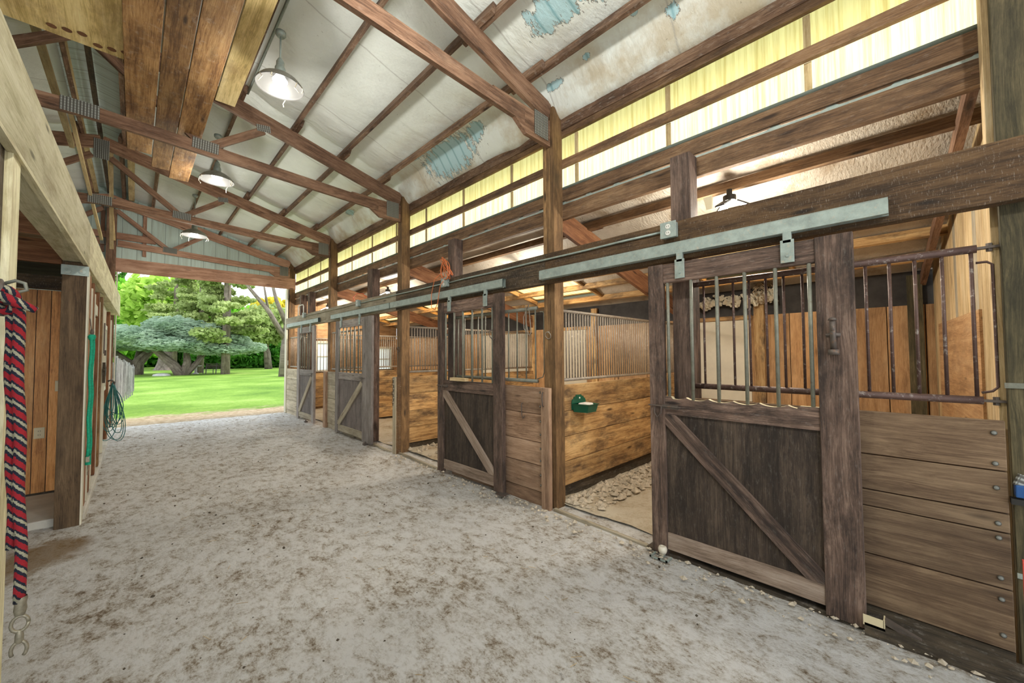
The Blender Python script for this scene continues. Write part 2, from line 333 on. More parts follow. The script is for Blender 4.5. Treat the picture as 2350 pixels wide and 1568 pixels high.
leaf('leaf_blue', (.20, .30, .19), (.38, .49, .35), (.64, .73, .57))
leaf('leaf_dark', (.03, .12, .02), (.09, .28, .04), (.22, .46, .08))
leaf('leaf_yellow', (.45, .40, .04), (.70, .58, .06), (.85, .72, .12))

# ------------------------------------------------------------------ mesh helpers
class MB:
    def __init__(s): s.v = []; s.f = []; s.g = []; s.mi = []; s.k = 0; s.tl = []
    def nxt(s): s.k += 1; s.tl.append((len(s.v), random.random())); return random.random()*40
    def tones(s):
        out = []; j = -1; cur = .5
        for i in range(len(s.v)):
            while j+1 < len(s.tl) and s.tl[j+1][0] <= i: j += 1; cur = s.tl[j][1]
            out.append(cur)
        return out
    def beam(s, a, b, w, h, up=(0, 0, 1), mat=0, off=None):
        """box from a to b, w wide sideways, h high along 'up' (centred)"""
        a = Vector(a); b = Vector(b); d = b-a; L = d.length; d.normalize()
        side = d.cross(Vector(up))
        if side.length < 1e-4: side = d.cross(Vector((0, 1, 0)))
        side.normalize(); u = side.cross(d); o = s.nxt() if off is None else off; n0 = len(s.v)
        for t in (0, 1):
            for i, j in ((-1, -1), (1, -1), (1, 1), (-1, 1)):
                s.v.append(a+d*(L*t)+side*(w/2*i)+u*(h/2*j)); s.g.append((L*t+o, h/2*j+o*1.7, w/2*i+o*.37))
        for q in ((0, 3, 2, 1), (4, 5, 6, 7), (0, 1, 5, 4), (1, 2, 6, 5), (2, 3, 7, 6), (3, 0, 4, 7)):
            s.f.append([n0+i for i in q]); s.mi.append(mat)
        return s
    def box(s, x0, x1, y0, y1, z0, z1, axis=None, mat=0):
        dx, dy, dz = abs(x1-x0), abs(y1-y0), abs(z1-z0)
        if axis is None: axis = 'xyz'[[dx, dy, dz].index(max(dx, dy, dz))]
        cx, cy, cz = (x0+x1)/2, (y0+y1)/2, (z0+z1)/2
        if axis == 'x': return s.beam((min(x0, x1), cy, cz), (max(x0, x1), cy, cz), dy, dz, (0, 0, 1), mat)
        if axis == 'y': return s.beam((cx, min(y0, y1), cz), (cx, max(y0, y1), cz), dx, dz, (0, 0, 1), mat)
        return s.beam((cx, cy, min(z0, z1)), (cx, cy, max(z0, z1)), dx, dy, (0, 1, 0), mat)
    def prism(s, poly, y0, y1, mat=0, ax='y'):
        """poly: list of (x,z) in the plane y; extruded y0..y1; (ax='x': poly is (y,z), extruded in x)"""
        n = len(poly); n0 = len(s.v); o = s.nxt()
        for y in (y0, y1):
            for p, q in poly:
                s.v.append(Vector((p, y, q)) if ax == 'y' else Vector((y, p, q))); s.g.append((p+o, q+o, y))
        s.f.append([n0+i for i in range(n)]); s.f.append([n0+n+i for i in reversed(range(n))]); s.mi += [mat, mat]
        for i in range(n):
            j = (i+1) % n; s.f.append([n0+i, n0+n+i, n0+n+j, n0+j][::-1]); s.mi.append(mat)
        return s
    def tube(s, pts, r, n=8, mat=0, caps=True, tw=1.0):
        pts = [Vector(p) for p in pts]; rr = r if isinstance(r, (list, tuple)) else [r]*len(pts)
        n0 = len(s.v); L = 0; pu = None
        for i, p in enumerate(pts):
            d = (pts[min(i+1, len(pts)-1)]-pts[max(i-1, 0)]).normalized()
            if pu is None: pu = d.orthogonal().normalized()
            pu = (pu-d*pu.dot(d)); pu = pu.normalized() if pu.length > 1e-5 else d.orthogonal().normalized()
            q = d.cross(pu)
            if i: L += (p-pts[i-1]).length
            for k in range(n):
                a = 2*math.pi*k/n
                s.v.append(p+(pu*math.cos(a)+q*math.sin(a))*rr[i]); s.g.append((L, abs(2*k/n-1)*tw, rr[i]))
        for i in range(len(pts)-1):
            for k in range(n):
                k2 = (k+1) % n; a0 = n0+i*n; s.f.append([a0+k, a0+k2, a0+n+k2, a0+n+k]); s.mi.append(mat)
        if caps:
            s.f.append([n0+k for k in reversed(range(n))]); s.f.append([n0+(len(pts)-1)*n+k for k in range(n)]); s.mi += [mat, mat]
        return s
    def lathe(s, prof, c, n=24, mat=0, ax=Vector((0, 0, 1))):
        c = Vector(c); ax = Vector(ax).normalized(); u = ax.orthogonal().normalized(); w = ax.cross(u); n0 = len(s.v)
        for r, z in prof:
            for k in range(n):
                a = 2*math.pi*k/n; s.v.append(c+ax*z+(u*math.cos(a)+w*math.sin(a))*max(r, 1e-4)); s.g.append((z, a, r))
        for i in range(len(prof)-1):
            for k in range(n):
                k2 = (k+1) % n; a0 = n0+i*n; s.f.append([a0+k, a0+k2, a0+n+k2, a0+n+k]); s.mi.append(mat)
        return s
    def quad(s, a, b, c, d, mat=0):
        n0 = len(s.v); s.v += [Vector(a), Vector(b), Vector(c), Vector(d)]; s.g += [(0, 0, 0)]*4; s.f.append([n0, n0+1, n0+2, n0+3]); s.mi.append(mat); return s
    def build(s, name, mat, parent=None, smooth=False, bevel=0, origin=None):
        mats = mat if isinstance(mat, (list, tuple)) else [mat]
        if parent is not None:
            o = Vector((0, 0, 0)); q = parent
            while q is not None: o = o+q.location; q = q.parent
            loc = Vector((0, 0, 0)); base = o
            if origin is not None: loc = Vector(origin)-o; base = Vector(origin)
        else:
            if origin is not None: loc = Vector(origin)
            else:
                xs = [v.x for v in s.v]; ys = [v.y for v in s.v]; zs = [v.z for v in s.v]
                loc = Vector(((min(xs)+max(xs))/2, (min(ys)+max(ys))/2, min(zs)))
            base = loc
        me = bpy.data.meshes.new(name); me.from_pydata([v-base for v in s.v], [], s.f)
        tn = me.attributes.new('tone', 'FLOAT', 'POINT'); tn.data.foreach_set('value', [((g[2] if False else t_)) for t_ in s.tones()])
        at = me.attributes.new('g', 'FLOAT_VECTOR', 'POINT'); at.data.foreach_set('vector', [c for g in s.g for c in g])
        for m in mats: me.materials.append(MATS[m])
        if len(mats) > 1: me.polygons.foreach_set('material_index', s.mi)
        if smooth: me.polygons.foreach_set('use_smooth', [True]*len(me.polygons))
        me.update()
        ob = bpy.data.objects.new(name, me); ob.location = loc; COL.objects.link(ob)
        if parent is not None: ob.parent = parent
        if bevel:
            bv = ob.modifiers.new('bevel', 'BEVEL'); bv.width = bevel; bv.segments = 2; bv.limit_method = 'ANGLE'
        return ob
def tag(o, label, cat, group=None, kind=None):
    if label: o['label'] = label
    if cat: o['category'] = cat
    if group: o['group'] = group
    if kind: o['kind'] = kind
    return o
def thing(name, label, cat, loc, group=None):
    o = bpy.data.objects.new(name, None); o.empty_display_size = .1; o.location = loc; COL.objects.link(o)
    return tag(o, label, cat, group)
def one(mb, name, mat, label, cat, group=None, **k): return tag(mb.build(name, mat, **k), label, cat, group)
def struct(mb, name, mat, label=None, **k):
    o = mb.build(name, mat, **k); o['kind'] = 'structure'
    if label: o['label'] = label
    return o

# ------------------------------------------------------------------ key dimensions (metres; y runs along the aisle, x to the stalls)
XR = 2.97; PW = .14; XB = XR+PW; YP = [2.44, 5.503, 8.566, 11.63]; S = 3.063
RX = -.42; RZ = 4.92; SL = .26
def chord_top(x): return RZ-SL*abs(x-RX)
LS = .243
def lean(x): return 3.02-LS*(x-3.11)
XBACK = 6.1; XL = -3.9; YN = -4.2; YF = 11.78

# ------------------------------------------------------------------ big structure
def grid(x0, x1, y0, y1, nx, ny, fz, flip=False):
    m = MB()
    for j in range(ny+1):
        for i in range(nx+1):
            x = x0+(x1-x0)*i/nx; y = y0+(y1-y0)*j/ny; m.v.append(Vector((x, y, fz(x, y)))); m.g.append((x, y, 0))
    for j in range(ny):
        for i in range(nx):
            a = j*(nx+1)+i; q = [a, a+1, a+nx+2, a+nx+1]; m.f.append(q[::-1] if flip else q); m.mi.append(0)
    return m
def nz(x, y, z, s): return mnoise.noise(Vector((x*s, y*s, z)))
def floor_z(x, y):
    z = .012*nz(x, y, 0, 1.3)+.008*nz(x, y, 3, 5)+.004*nz(x, y, 7, 14)
    if x > 2.2: z += .02*min(1, (x-2.2)/.6)*(1 if y < 2 else .3)
    return z-.012
struct(grid(XL, XB+.25, YN, YF+.05, 220, 500, floor_z), 'floor', 'aisle_dirt', 'grey dusty packed-dirt aisle floor with brown patches', smooth=True, origin=(1, 4, 0))
struct(grid(XB-.02, XBACK, -.5, YF, 60, 200, lambda x, y: .015+.025*nz(x, y, 1, 2)+.012*nz(x, y, 4, 8)), 'floor', 'stall_dirt', 'tan dirt floor of the stalls', smooth=True, origin=(4.5, 4, 0))
# main roof: insulation facing hung between purlins, steel sheet above
PXR = [2.66, 2.06, 1.46, .86, .26, -.19]; PXL = [2*RX-x for x in PXR]
def ins_z(x, y):
    z = chord_top(x)+.125
    if abs(x-RX) > 3.3: z = chord_top(x)+.125-.19*min(1, (abs(x-RX)-3.3)/.18)
    t = ((y-YP[0]) % S)
    px = abs(x-RX) % .6
    lat = math.sin(math.pi*min(1, max(0, ((abs(x-RX)-.2) % .6)/.6)))
    sag = .03+.05*math.exp(-((t-.62)/.20)**2)+.012*nz(x, y, 2, 2.5)
    return z-sag*lat*.9+.006*nz(x, y, 9, 9)
def roof_half(x0, x1, name, label):
    return struct(grid(x0, x1, YN, YF, 90, 400, ins_z, True), name, 'insulation', label, smooth=True, origin=((x0+x1)/2, 4, 4))
roof_half(-.16, XB, 'ceiling', 'white foil-faced insulation under the right roof slope, torn in places')
roof_half(XL, 2*RX+.16, 'ceiling', 'white foil-faced insulation under the left roof slope')
m = MB()
for sgn, xe in ((1, 3.60), (-1, XL-.4)):
    a = (RX, YN, RZ+.20); b = (RX, YF+.3, RZ+.20); c = (xe, YF+.3, chord_top(xe)+.20); d = (xe, YN, chord_top(xe)+.20)
    m.quad(a, b, c, d) if sgn > 0 else m.quad(d, c, b, a)
struct(m, 'ceiling', 'roof_steel', 'pale teal ribbed steel roof sheet showing along the ridge')
# lean-to roof with openings for the translucent sheets
SKY = [(.95, 1.95), (3.62, 5.08), (7.05, 8.3), (9.9, 11.2)]; SX0, SX1 = 4.78, 5.62
def lz(x, y): return lean(x)+.135-.035*math.sin(math.pi*(((x-3.2) % .56)/.56))*(1+.3*nz(x, y, 3, 2))
ys = [-.5]+[v for a in SKY for v in a]+[YF]
m = MB()
def addgrid(m, g):
    n0 = len(m.v); m.v += g.v; m.g += g.g; m.f += [[n0+i for i in q] for q in g.f]; m.mi += g.mi
addgrid(m, grid(XB, SX0, -.5, YF, 30, 160, lz, True)); addgrid(m, grid(SX1, XBACK+.1, -.5, YF, 8, 160, lz, True))
for k in range(0, len(ys), 2): addgrid(m, grid(SX0, SX1, ys[k], ys[k+1], 12, 30, lz, True))
struct(m, 'ceiling', 'lean_insulation', 'stained beige insulation under the stall lean-to roof', smooth=True, origin=(4.6, 5, 2.6))
for k, (a, b) in enumerate(SKY):
    m = MB().quad((SX0-.05, a-.05, lean(SX0-.05)+.165), (SX0-.05, b+.05, lean(SX0-.05)+.165), (SX1+.05, b+.05, lean(SX1+.05)+.165), (SX1+.05, a-.05, lean(SX1+.05)+.165))
    struct(m, 'window_%d' % (k+1), 'skylight_sheet', 'glowing translucent roof panel over a stall')
# steel over the lean-to (outside face)
m = MB()
for (x0, x1, y0, y1) in [(XB, SX0, -4.2, YF+.1), (SX1, XBACK+.4, -4.2, YF+.1)]+[(SX0, SX1, ([-4.2]+ys[1:])[k], ys[k+1]) for k in range(0, len(ys), 2)]:
    m.quad((x0, y0, lean(x0)+.19), (x1, y0, lean(x1)+.19), (x1, y1, lean(x1)+.19), (x0, y1, lean(x0)+.19))
struct(m, 'ceiling', 'gable_steel', 'steel sheeting over the stall lean-to')
# clerestory fibreglass
m = MB()
def wavy(m, x, y0, y1, z0, z1, pitch=.075, amp=.008):
    n = int((y1-y0)/pitch*6); n0 = len(m.v)
    for i in range(n+1):
        y = y0+(y1-y0)*i/n; xx = x+amp*math.sin(2*math.pi*y/pitch)
        m.v += [Vector((xx, y, z0)), Vector((xx, y, z1))]; m.g += [(y, 0, 0)]*2
    for i in range(n): a = n0+2*i; m.f.append([a, a+2, a+3, a+1]); m.mi.append(0)
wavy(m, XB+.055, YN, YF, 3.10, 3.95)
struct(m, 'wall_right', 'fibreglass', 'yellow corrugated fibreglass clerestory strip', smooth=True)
m = MB().box(XB+.03, XB+.07, YN, -.5, 0, 3.15); m.box(XB+.03, XB+.07, YN, YF, 3.93, chord_top(XB)+.17)
struct(m, 'wall_right', 'wall_steel', 'steel side wall')
# gable end and far walls
GT = lambda x: chord_top(x)+.215
m = MB().prism([(-.32, 3.45), (XB+.02, 3.45), (XB+.02, GT(XB)), (RX, GT(RX)), (XL, GT(XL)), (XL, 0), (-.32, 0)], YF-.03, YF)
struct(m, 'wall_far', 'gable_steel', 'pale green ribbed steel gable above the doorway')
m = MB()
EW = [(4.02-.33, 4.02+.02, 1.10, 1.86), (5.18, 5.9, 1.05, 1.72)]
xs = [XB, EW[0][0], EW[0][1], EW[1][0], EW[1][1], XBACK+.02]
for i in range(5):
    x0, x1 = xs[i], xs[i+1]
    if i in (1, 3):
        z0, z1 = EW[0][2:] if i == 1 else EW[1][2:]
        m.box(x0, x1, YF-.12, YF-.08, 0, z0, 'z'); m.prism([(x0, z1), (x1, z1), (x1, lean(x1)+.15), (x0, lean(x0)+.15)], YF-.12, YF-.08)
    else:
        n = max(1, round((x1-x0)/.28))
        for k in range(n):
            a, b = x0+(x1-x0)*k/n, x0+(x1-x0)*(k+1)/n-.006
            m.prism([(a, 0), (b, 0), (b, lean(b)+.15), (a, lean(a)+.15)], YF-.12, YF-.08)
struct(m, 'wall_far', 'back_ply', 'brown board wall at the far end of the stalls')
for k, (a, b, z0, z1) in enumerate(EW):
    m = MB().box(a-.05, b+.05, YF-.15, YF-.06, z1, z1+.06).box(a-.05, b+.05, YF-.15, YF-.06, z0-.06, z0).box(a-.05, a, YF-.15, YF-.06, z0, z1).box(b, b+.05, YF-.15, YF-.06, z0, z1)
    m.box(a, b, YF-.12, YF-.09, (z0+z1)/2-.012, (z0+z1)/2+.012)
    fr = struct(m, 'window_%d' % (5+k), 'cream_paint', 'small white-framed window at the far end of the stalls')
    MB().quad((a, YF-.10, z0), (b, YF-.10, z0), (b, YF-.10, z1), (a, YF-.10, z1)).build('pane', 'glare_pane', fr)
# back wall of the stalls: plywood sheets, tar paper band above, framing and cream panels
m = MB(); y = -.5
while y < YF-.12:
    w = random.choice([.30, .42, .61, .38]); y1 = min(y+w, YF-.12); m.box(XBACK, XBACK+.02, y, y1-.008, 0, 2.02, 'z'); y = y1
struct(m, 'wall_back', 'back_ply', 'orange-brown plywood lining at the back of the stalls')
m = MB().box(XBACK+.03, XBACK+.05, -.5, YF-.1, 0, 2.6, 'y')
struct(m, 'wall_back', 'tar_paper', 'black tar paper above the plywood at the back of the stalls')
# side wall of the nearest stall, slightly out of square
def ew(x): return -.14-.20*(XBACK-x)/(XBACK-3.12)
m = MB(); x = 3.13; k = 0
while x < XBACK-.02:
    w = random.choice([.14, .19, .11]); x1 = min(x+w, XBACK); k += 1
    ya, yb = ew(x)-.05, ew(x1)-.05
    n0 = len(m.v); o = m.nxt(); x1g = x1-.006
    for (xx, yy) in ((x, ya), (x1g, yb), (x1g, yb-.03), (x, ya-.03)):
        for zz in (0, lean(xx)+.15): m.v.append(Vector((xx, yy, zz))); m.g.append((zz+o, xx+o, yy))
    for q in ((0, 2, 3, 1), (2, 4, 5, 3), (4, 6, 7, 5), (6, 0, 1, 7), (1, 3, 5, 7), (0, 6, 4, 2)): m.f.append([n0+i for i in q]); m.mi.append(k % 3 if False else (1 if k % 5 == 2 else 0))
    x = x1
struct(m, 'wall_near', ['end_siding', 'header_grey'], 'light wooden boards lining the side of the nearest stall')
m = MB(); ya, yb = ew(3.95)-.045, ew(5.7)-.045; m.beam((3.95, ya, .89), (5.7, yb, .89), .02, 1.78)
struct(m, 'wall_near', 'back_ply', 'orange plywood sheet on the side wall of the nearest stall')
# left side: outer wall, tack-room wall line
struct(MB().box(XL-.04, XL, YN, YF, 0, chord_top(XL)+.16, 'y'), 'wall_left', 'wall_steel', 'outer steel wall on the left')
# lawn
struct(grid(-120, 160, YF+.04, 240, 60, 60, lambda x, y: -.02+.25*max(0, (y-40)/100)**1.5*0), 'ground', 'lawn', 'bright green mown lawn beyond the open doorway', origin=(5, 60, 0))

# ------------------------------------------------------------------ main posts
POSTL = ['tall brown timber post beside the green feeder, with a tie ring on its aisle face', 'brown timber post at the mouth of the second stall opening', 'brown timber post behind the third sliding door', 'brown corner post at the right of the far doorway']
for k, y in enumerate(YP):
    t = thing('timber_post', POSTL[k], 'post', (XR+PW/2, y+PW/2, 0), 'main posts along the stall side')
    m = MB()
    for i in range(3): m.box(XR, XB, y+i*PW/3, y+(i+1)*PW/3-.002, -.02, 4.0, 'z')
    m.build('laminated_shaft', 'post_wood', t)
    if k < 2:
        zc = 1.72 if k == 0 else 1.62
        m = MB(); c = Vector((XR-.018, y+.075, zc))
        m.tube([c+Vector((-.012*math.sin(a), .034*math.cos(a), .034*math.sin(a)-.03)) for a in [i*math.pi/10 for i in range(21)]], .0045, 6)
        m.tube([(XR+.01, y+.075, zc+.005), (XR-.022, y+.075, zc+.005)], .006, 6)
        m.build('tie_ring', 'pipe_dusty' if k == 0 else 'iron', t, smooth=True)
t = thing('timber_post', 'dark green-brown timber post at the right edge of the view', 'post', (3.05, -.40, 0), 'main posts along the stall side')
MB().box(XR-.02, XB+.02, -.50, -.315, -.02, 4.0, 'z').build('shaft', 'post_green', t, bevel=.004)
MB().box(XR+.03, XB+.0, -.315, -.291, 0, 4.0, 'z').build('edge_board', 'end_siding', t)
# intermediate posts between floor and girts
for k, (y0, y1, lab) in enumerate([(1.12, 1.27, 'dark post rising above the header by the nearest stall light'), (4.12, 4.26, 'dark post behind the second sliding door with orange cord hung on it'), (6.55, 6.75, 'dark heavy post at the right of the third sliding door'), (9.95, 10.09, 'dark post just left of the farthest stall light'), (10.60, 10.72, 'short brown post nearest the far doorway')]):
    m = MB().box(XR+.0, XR+.14, y0, y1, 0, 3.03, 'z')
    t = thing('door_post', lab, 'post', (XR+.07, (y0+y1)/2, 0), 'intermediate stall posts')
    m.build('shaft', 'door_wood', t, bevel=.003)
    if k == 2:
        MB().tube([(XR-.012, y0+.10, 2.16), (XR-.015, y0+.11, 1.9), (XR-.012, y0+.10, 1.48)], .006, 6).build('red_cord', 'red_cord', t, smooth=True)
        MB().lathe([(.0, 0), (.014, 0), (.014, .05), (0, .05)], (XR-.015, y0+.10, 1.43), 10).build('cord_plug', 'black_iron', t)

# ------------------------------------------------------------------ clerestory girts
def lab_girt(name, z0, z1, x0, x1, mat, lab, y0=YN, y1=YF-.13):
    t = thing(name, lab, 'rail', ((x0+x1)/2, (y0+y1)/2, z0))
    yy = [y0, -.5]+[p+PW/2 for p in YP[:-1]]+[y1]
    m = MB()
    for a, b in zip(yy[:-1], yy[1:]): m.box(x0, x1, a+.001, b-.001, z0, z1, 'y')
    m.build('timber', mat, t, bevel=.003); return t
t = lab_girt('eave_plate', 3.74, 3.94, XB, XB+.04, 'girt_wood', 'deep brown eave plank along the top of the yellow clerestory')
MB().box(XB-.012, XB, YN, YF-.15, 3.80, 3.96, 'y').build('inner_ply', 'purlin_wood', t)
lab_girt('clerestory_rail', 3.42, 3.50, XB, XB+.04, 'girt_wood', 'narrow brown rail halfway up the yellow clerestory')
lab_girt('clerestory_sill', 3.065, 3.185, XB, XB+.04, 'girt_wood', 'brown sill board directly below the yellow clerestory')
lab_girt('ledger_board', 2.88, 3.03, XB+.0, XB+.05, 'girt_wood', 'brown ledger board below the teal flashing strip')
m = MB(); n = 520; y0, y1 = -.5, YF-.2
for i in range(n):
    a = y0+(y1-y0)*i/n; b = y0+(y1-y0)*(i+1)/n
    def pz(y): return 3.052+.022*max(0, math.cos(2*math.pi*y/.305))**6
    m.quad((XB+.022, a, 3.028), (XB+.022, b, 3.028), (XB+.022, b, pz(b)), (XB+.022, a, pz(a)))
o = one(m, 'roof_flashing', 'galvanised', 'thin wavy teal flashing strip between the clerestory sill and the ledger', 'flashing')
mo = o.modifiers.new('s', 'SOLIDIFY'); mo.thickness = .004
# upright laths over fibreglass joints
k = 0; yl = .42
names = []
while yl < 11.5:
    if min(abs(yl-(p+.07)) for p in YP) > .12:
        near = min(range(4), key=lambda i: abs(YP[i]-yl))
        m = MB().box(XB+.041, XB+.050, yl-.02, yl+.02, 3.185, 3.42, 'z').box(XB+.041, XB+.050, yl-.02, yl+.02, 3.50, 3.74, 'z')
        k += 1
        o = m.build('joint_lath', 'lath'); tag(o, ['', 'first', 'second', 'third', 'fourth', 'fifth', 'sixth', 'seventh', 'eighth', 'ninth', 'tenth', 'eleventh', 'twelfth', 'thirteenth', 'fourteenth'][k]+' thin upright lath over the yellow fibreglass, counting from the camera', 'batten', 'upright laths on the clerestory')
    yl += .935

# ------------------------------------------------------------------ roof trusses
def gusset(t, cx, cz, w, h, y, ang=0):
    m = MB(); ca, sa = math.cos(ang), math.sin(ang)
    a = Vector((cx-ca*w/2, y, cz-sa*w/2)); b = Vector((cx+ca*w/2, y, cz+sa*w/2))
    m.beam(a, b, .004, h, (-sa, 0, ca), off=0)
    m.build('gusset_plate', 'plate', t)
def bot_lo(x): return 3.70+.05*(2.47-x) if x > RX else 3.70+.05*(2.47-(2*RX-x))
def truss(y, lab, mat, web=True, only_right=False):
    t = thing('roof_truss', lab, 'truss', (RX, y, 3.6), 'roof trusses'); th = .045
    for sg in (1, -1):
        X = lambda x: x if sg > 0 else 2*RX-x
        P = lambda pts: [(X(a), b) for a, b in (pts if sg > 0 else pts[::-1])]
        MB_ = MB()
        a = Vector((X(2.965), y+th/2, chord_top(2.965)-.098)); b = Vector((RX, y+th/2, RZ-.098))
        MB_.beam(a, b, th, .19, (0, 0, 1)); MB_.build('top_chord', mat, t)
        m = MB(); a = Vector((X(2.60), y+th/2+.0, bot_lo(2.60)+.066)); b = Vector((RX, y+th/2, bot_lo(RX)+.066)); m.beam(a, b, th*.98, .132)
        m.build('bottom_chord', mat, t)
        m = MB().prism(P([(2.965, 3.595), (2.965, 3.86), (2.20, 3.86), (2.47, 3.70), (2.62, 3.597)]), y+.001, y+th-.001); m.build('heel_block', mat, t)
        m = MB().prism(P([(2.965, 3.93), (2.965, 4.06), (2.72, 4.115), (2.68, 4.0)]), y+.008, y+th+.01); m.build('heel_wedge', mat, t)
        gusset(t, X(2.83), 3.76, .20, .24, y-.003)
        if web:
            m = MB(); m.beam((X(.56), y+th/2, 3.90), (X(1.10), y+th/2, 4.31), th*.9, .085); m.build('web', mat, t)
            m = MB(); m.beam((X(RX+.10), y+th/2, 4.60), (X(.50), y+th/2, 3.92), th*.9, .085); m.build('web', mat, t)
            gusset(t, X(.54), 3.90, .24, .12, y-.003, -.05*sg)
            gusset(t, X(1.10), 4.33, .15, .08, y-.003, .15*sg)
    gusset(t, RX+.0, 4.70, .17, .30, y-.003)
    gusset(t, RX+.0, bot_lo(RX)+.07, .26, .135, y-.003)
    return t
truss(YP[0]+.035, 'nearest roof truss, cut off by the top of the picture', 'truss_wood')
truss(YP[1]+.035, 'middle roof truss carrying the far ends of the loose loft planks', 'truss_wood')
truss(YP[2]+.035, 'third roof truss with its ridge plate in view', 'truss_wood')
truss(YP[3]-.02, 'farthest roof truss against the pale green gable', 'gable_wood')
truss(-.62, 'roof truss directly behind the camera', 'truss_wood')
# purlins
K = 0
cnt = ['lowest', 'second lowest', 'third lowest', 'fourth lowest', 'fifth lowest', 'topmost']
for side, PX in (('right', PXR), ('left', PXL)):
    for i, x in enumerate(PX):
        t = thing('roof_purlin', '%s purlin on the %s roof slope' % (cnt[i], side), 'purlin', (x, 4, chord_top(x)), 'roof purlins')
        yy = [YN, -.6]+[p+.06 for p in YP]
        for j, (a, b) in enumerate(zip(yy[:-1], yy[1:])):
            dx = .022 if j % 2 else -.022
            if i >= 4: pass
            m = MB().beam((x+dx, a-(.22 if j else 0), chord_top(x)+.045), (x+dx, min(b+.22, YF-.06), chord_top(x)+.045), .04, .09, (-SL if side == 'left' else SL, 0, 1))
            m.build('purlin_length', 'purlin_wood', t)
# ridge boards above the steel gap
for x, w, lab in ((RX-.02, .05, 'ridge board with cobwebs under the teal roof strip'), (-.10, .09, 'pale wide batten right of the ridge'), (-.62, .06, 'thin pale batten left of the ridge')):
    one(MB().box(x-w/2, x+w/2, YN, YF-.1, chord_top(x)+.03, chord_top(x)+.075, 'y'), 'ridge_board', 'lath' if w != .05 else 'header_dark', lab, 'board')

# ------------------------------------------------------------------ headers, tracks, conduit
HX0, HX1 = 2.885, 2.965
for y0, y1, mat, lab, z0 in [(-1.2, 2.49, 'header_brown', 'brown header beam with white drips above the nearest sliding door', 2.20), (2.49, 5.53, 'header_dark', 'dark header beam above the second sliding door', 2.20), (5.53, 8.60, 'header_grey', 'weathered pale header beam above the third sliding door', 2.20), (8.60, 11.62, 'header_grey', 'weathered pale header beam nearest the far doorway', 2.21)]:
    one(MB().box(HX0+(.002 if y0 > 5 and y0 < 8 else 0), HX1, y0+.001, y1-.001, z0, 2.492, 'y'), 'header_beam', mat, lab, 'beam', 'header beams over the stall doors', bevel=.004)
def track(y0, y1, lab):
    m = MB(); x0, x1 = HX0-.055, HX0-.004
    sec = [(x1, 2.325), (x0+.012, 2.325), (x0, 2.315), (x0, 2.235), (x0+.018, 2.232), (x0+.018, 2.237), (x0+.004, 2.24), (x0+.004, 2.313), (x0+.014, 2.321), (x1-.004, 2.321), (x1-.004, 2.237), (x1-.016, 2.237), (x1-.016, 2.232), (x1, 2.232)]
    n = len(sec); n0 = len(m.v)
    for y in (y0, y1):
        for p in sec: m.v.append(Vector((p[0], y, p[1]))); m.g.append((y, p[0], p[1]))
    for i in range(n): j = (i+1) % n; m.f.append([n0+i, n0+j, n0+n+j, n0+n+i]); m.mi.append(0)
    o = m.build('door_track', 'galvanised'); tag(o, lab, 'track', 'galvanised door tracks')
track(.06, 2.52, 'galvanised sliding track over the nearest door'); track(3.05, 5.62, 'galvanised sliding track over the second door'); track(5.64, 8.15, 'galvanised sliding track over the third door'); track(8.9, 11.3, 'galvanised sliding track over the farthest door')
def conduit(y0, y1, z0, z1, lab):
    one(MB().tube([(HX0-.012, y0+(y1-y0)*i/8, z0+(z1-z0)*i/8+.002*math.sin(i*2.1)) for i in range(9)], .009, 8), 'conduit', 'pipe_dusty' if y0 > 5 else 'galvanised', lab, 'pipe', 'conduit runs on the header', smooth=True)
conduit(1.31, 4.12, 2.43, 2.43, 'grey conduit running from the outlet box to the orange cord'); conduit(4.20, 6.83, 2.43, 2.435, 'conduit between the orange cord and the third header box'); conduit(6.92, 9.9, 2.435, 2.44, 'conduit nearest the far doorway')
def outlet_box(y, z, lab, mat='galvanised'):
    t = thing('outlet_box', lab, 'outlet', (HX0-.03, y, z-.06), 'metal outlet boxes on the header')
    MB().box(HX0-.05, HX0, y-.055, y+.055, z-.055, z+.055, 'z').build('box', mat, t, bevel=.006)
    MB().box(HX0-.054, HX0-.049, y-.06, y+.06, z-.06, z+.06, 'z').build('cover', mat, t, bevel=.004)
    for dz in (.024, -.024):
        f = MB().lathe([(0, .004), (.018, .004), (.019, 0)], (HX0-.054, y, z+dz), 16, ax=Vector((-1, 0, 0))).build('receptacle', 'white_plastic', t)
        g = MB()
        for dy in (-.007, .007): g.box(HX0-.0595, HX0-.0575, y+dy-.0012, y+dy+.0012, z+dz-.004, z+dz+.006, 'z')
        g.build('slots', 'black_iron', f)
outlet_box(1.235, 2.425, 'grey metal outlet box with two white receptacles above the nearest door')
outlet_box(4.16, 2.435, 'metal outlet box with the orange cord plugged in')
outlet_box(6.87, 2.435, 'outlet box on the header above the third sliding door')
outlet_box(9.95, 2.46, 'outlet box on the header below the farthest stall light')
# orange extension cord bundled on the second door post
m = MB(); rnd = random.Random(3)
for k in range(6):
    c = Vector((HX0-.03+.02*k/6-.02, 4.14-.03*k/6, 2.58+.012*k)); ry = .08+.05*rnd.random(); rz = .09+.06*rnd.random(); ph = rnd.random()*6
    m.tube([c+Vector((.02*math.sin(a+ph), ry*math.cos(a), rz*math.sin(a+.3*k))) for a in [2*math.pi*i/24 for i in range(25)]], .005, 6)
m.tube([(HX0-.06, 4.16, 2.45), (HX0-.075, 4.20, 2.40), (HX0-.07, 4.24, 2.3), (HX0-.075, 4.26, 2.18), (HX0-.08, 4.32, 2.09), (HX0-.08, 4.40, 2.13), (HX0-.07, 4.42, 2.3), (HX0-.06, 4.36, 2.5), (HX0-.04, 4.25, 2.56)], .005, 6)
one(m, 'extension_cord', 'orange_cord', 'orange extension cord coiled on the header by the second sliding door', 'cord', smooth=True)
m = MB()
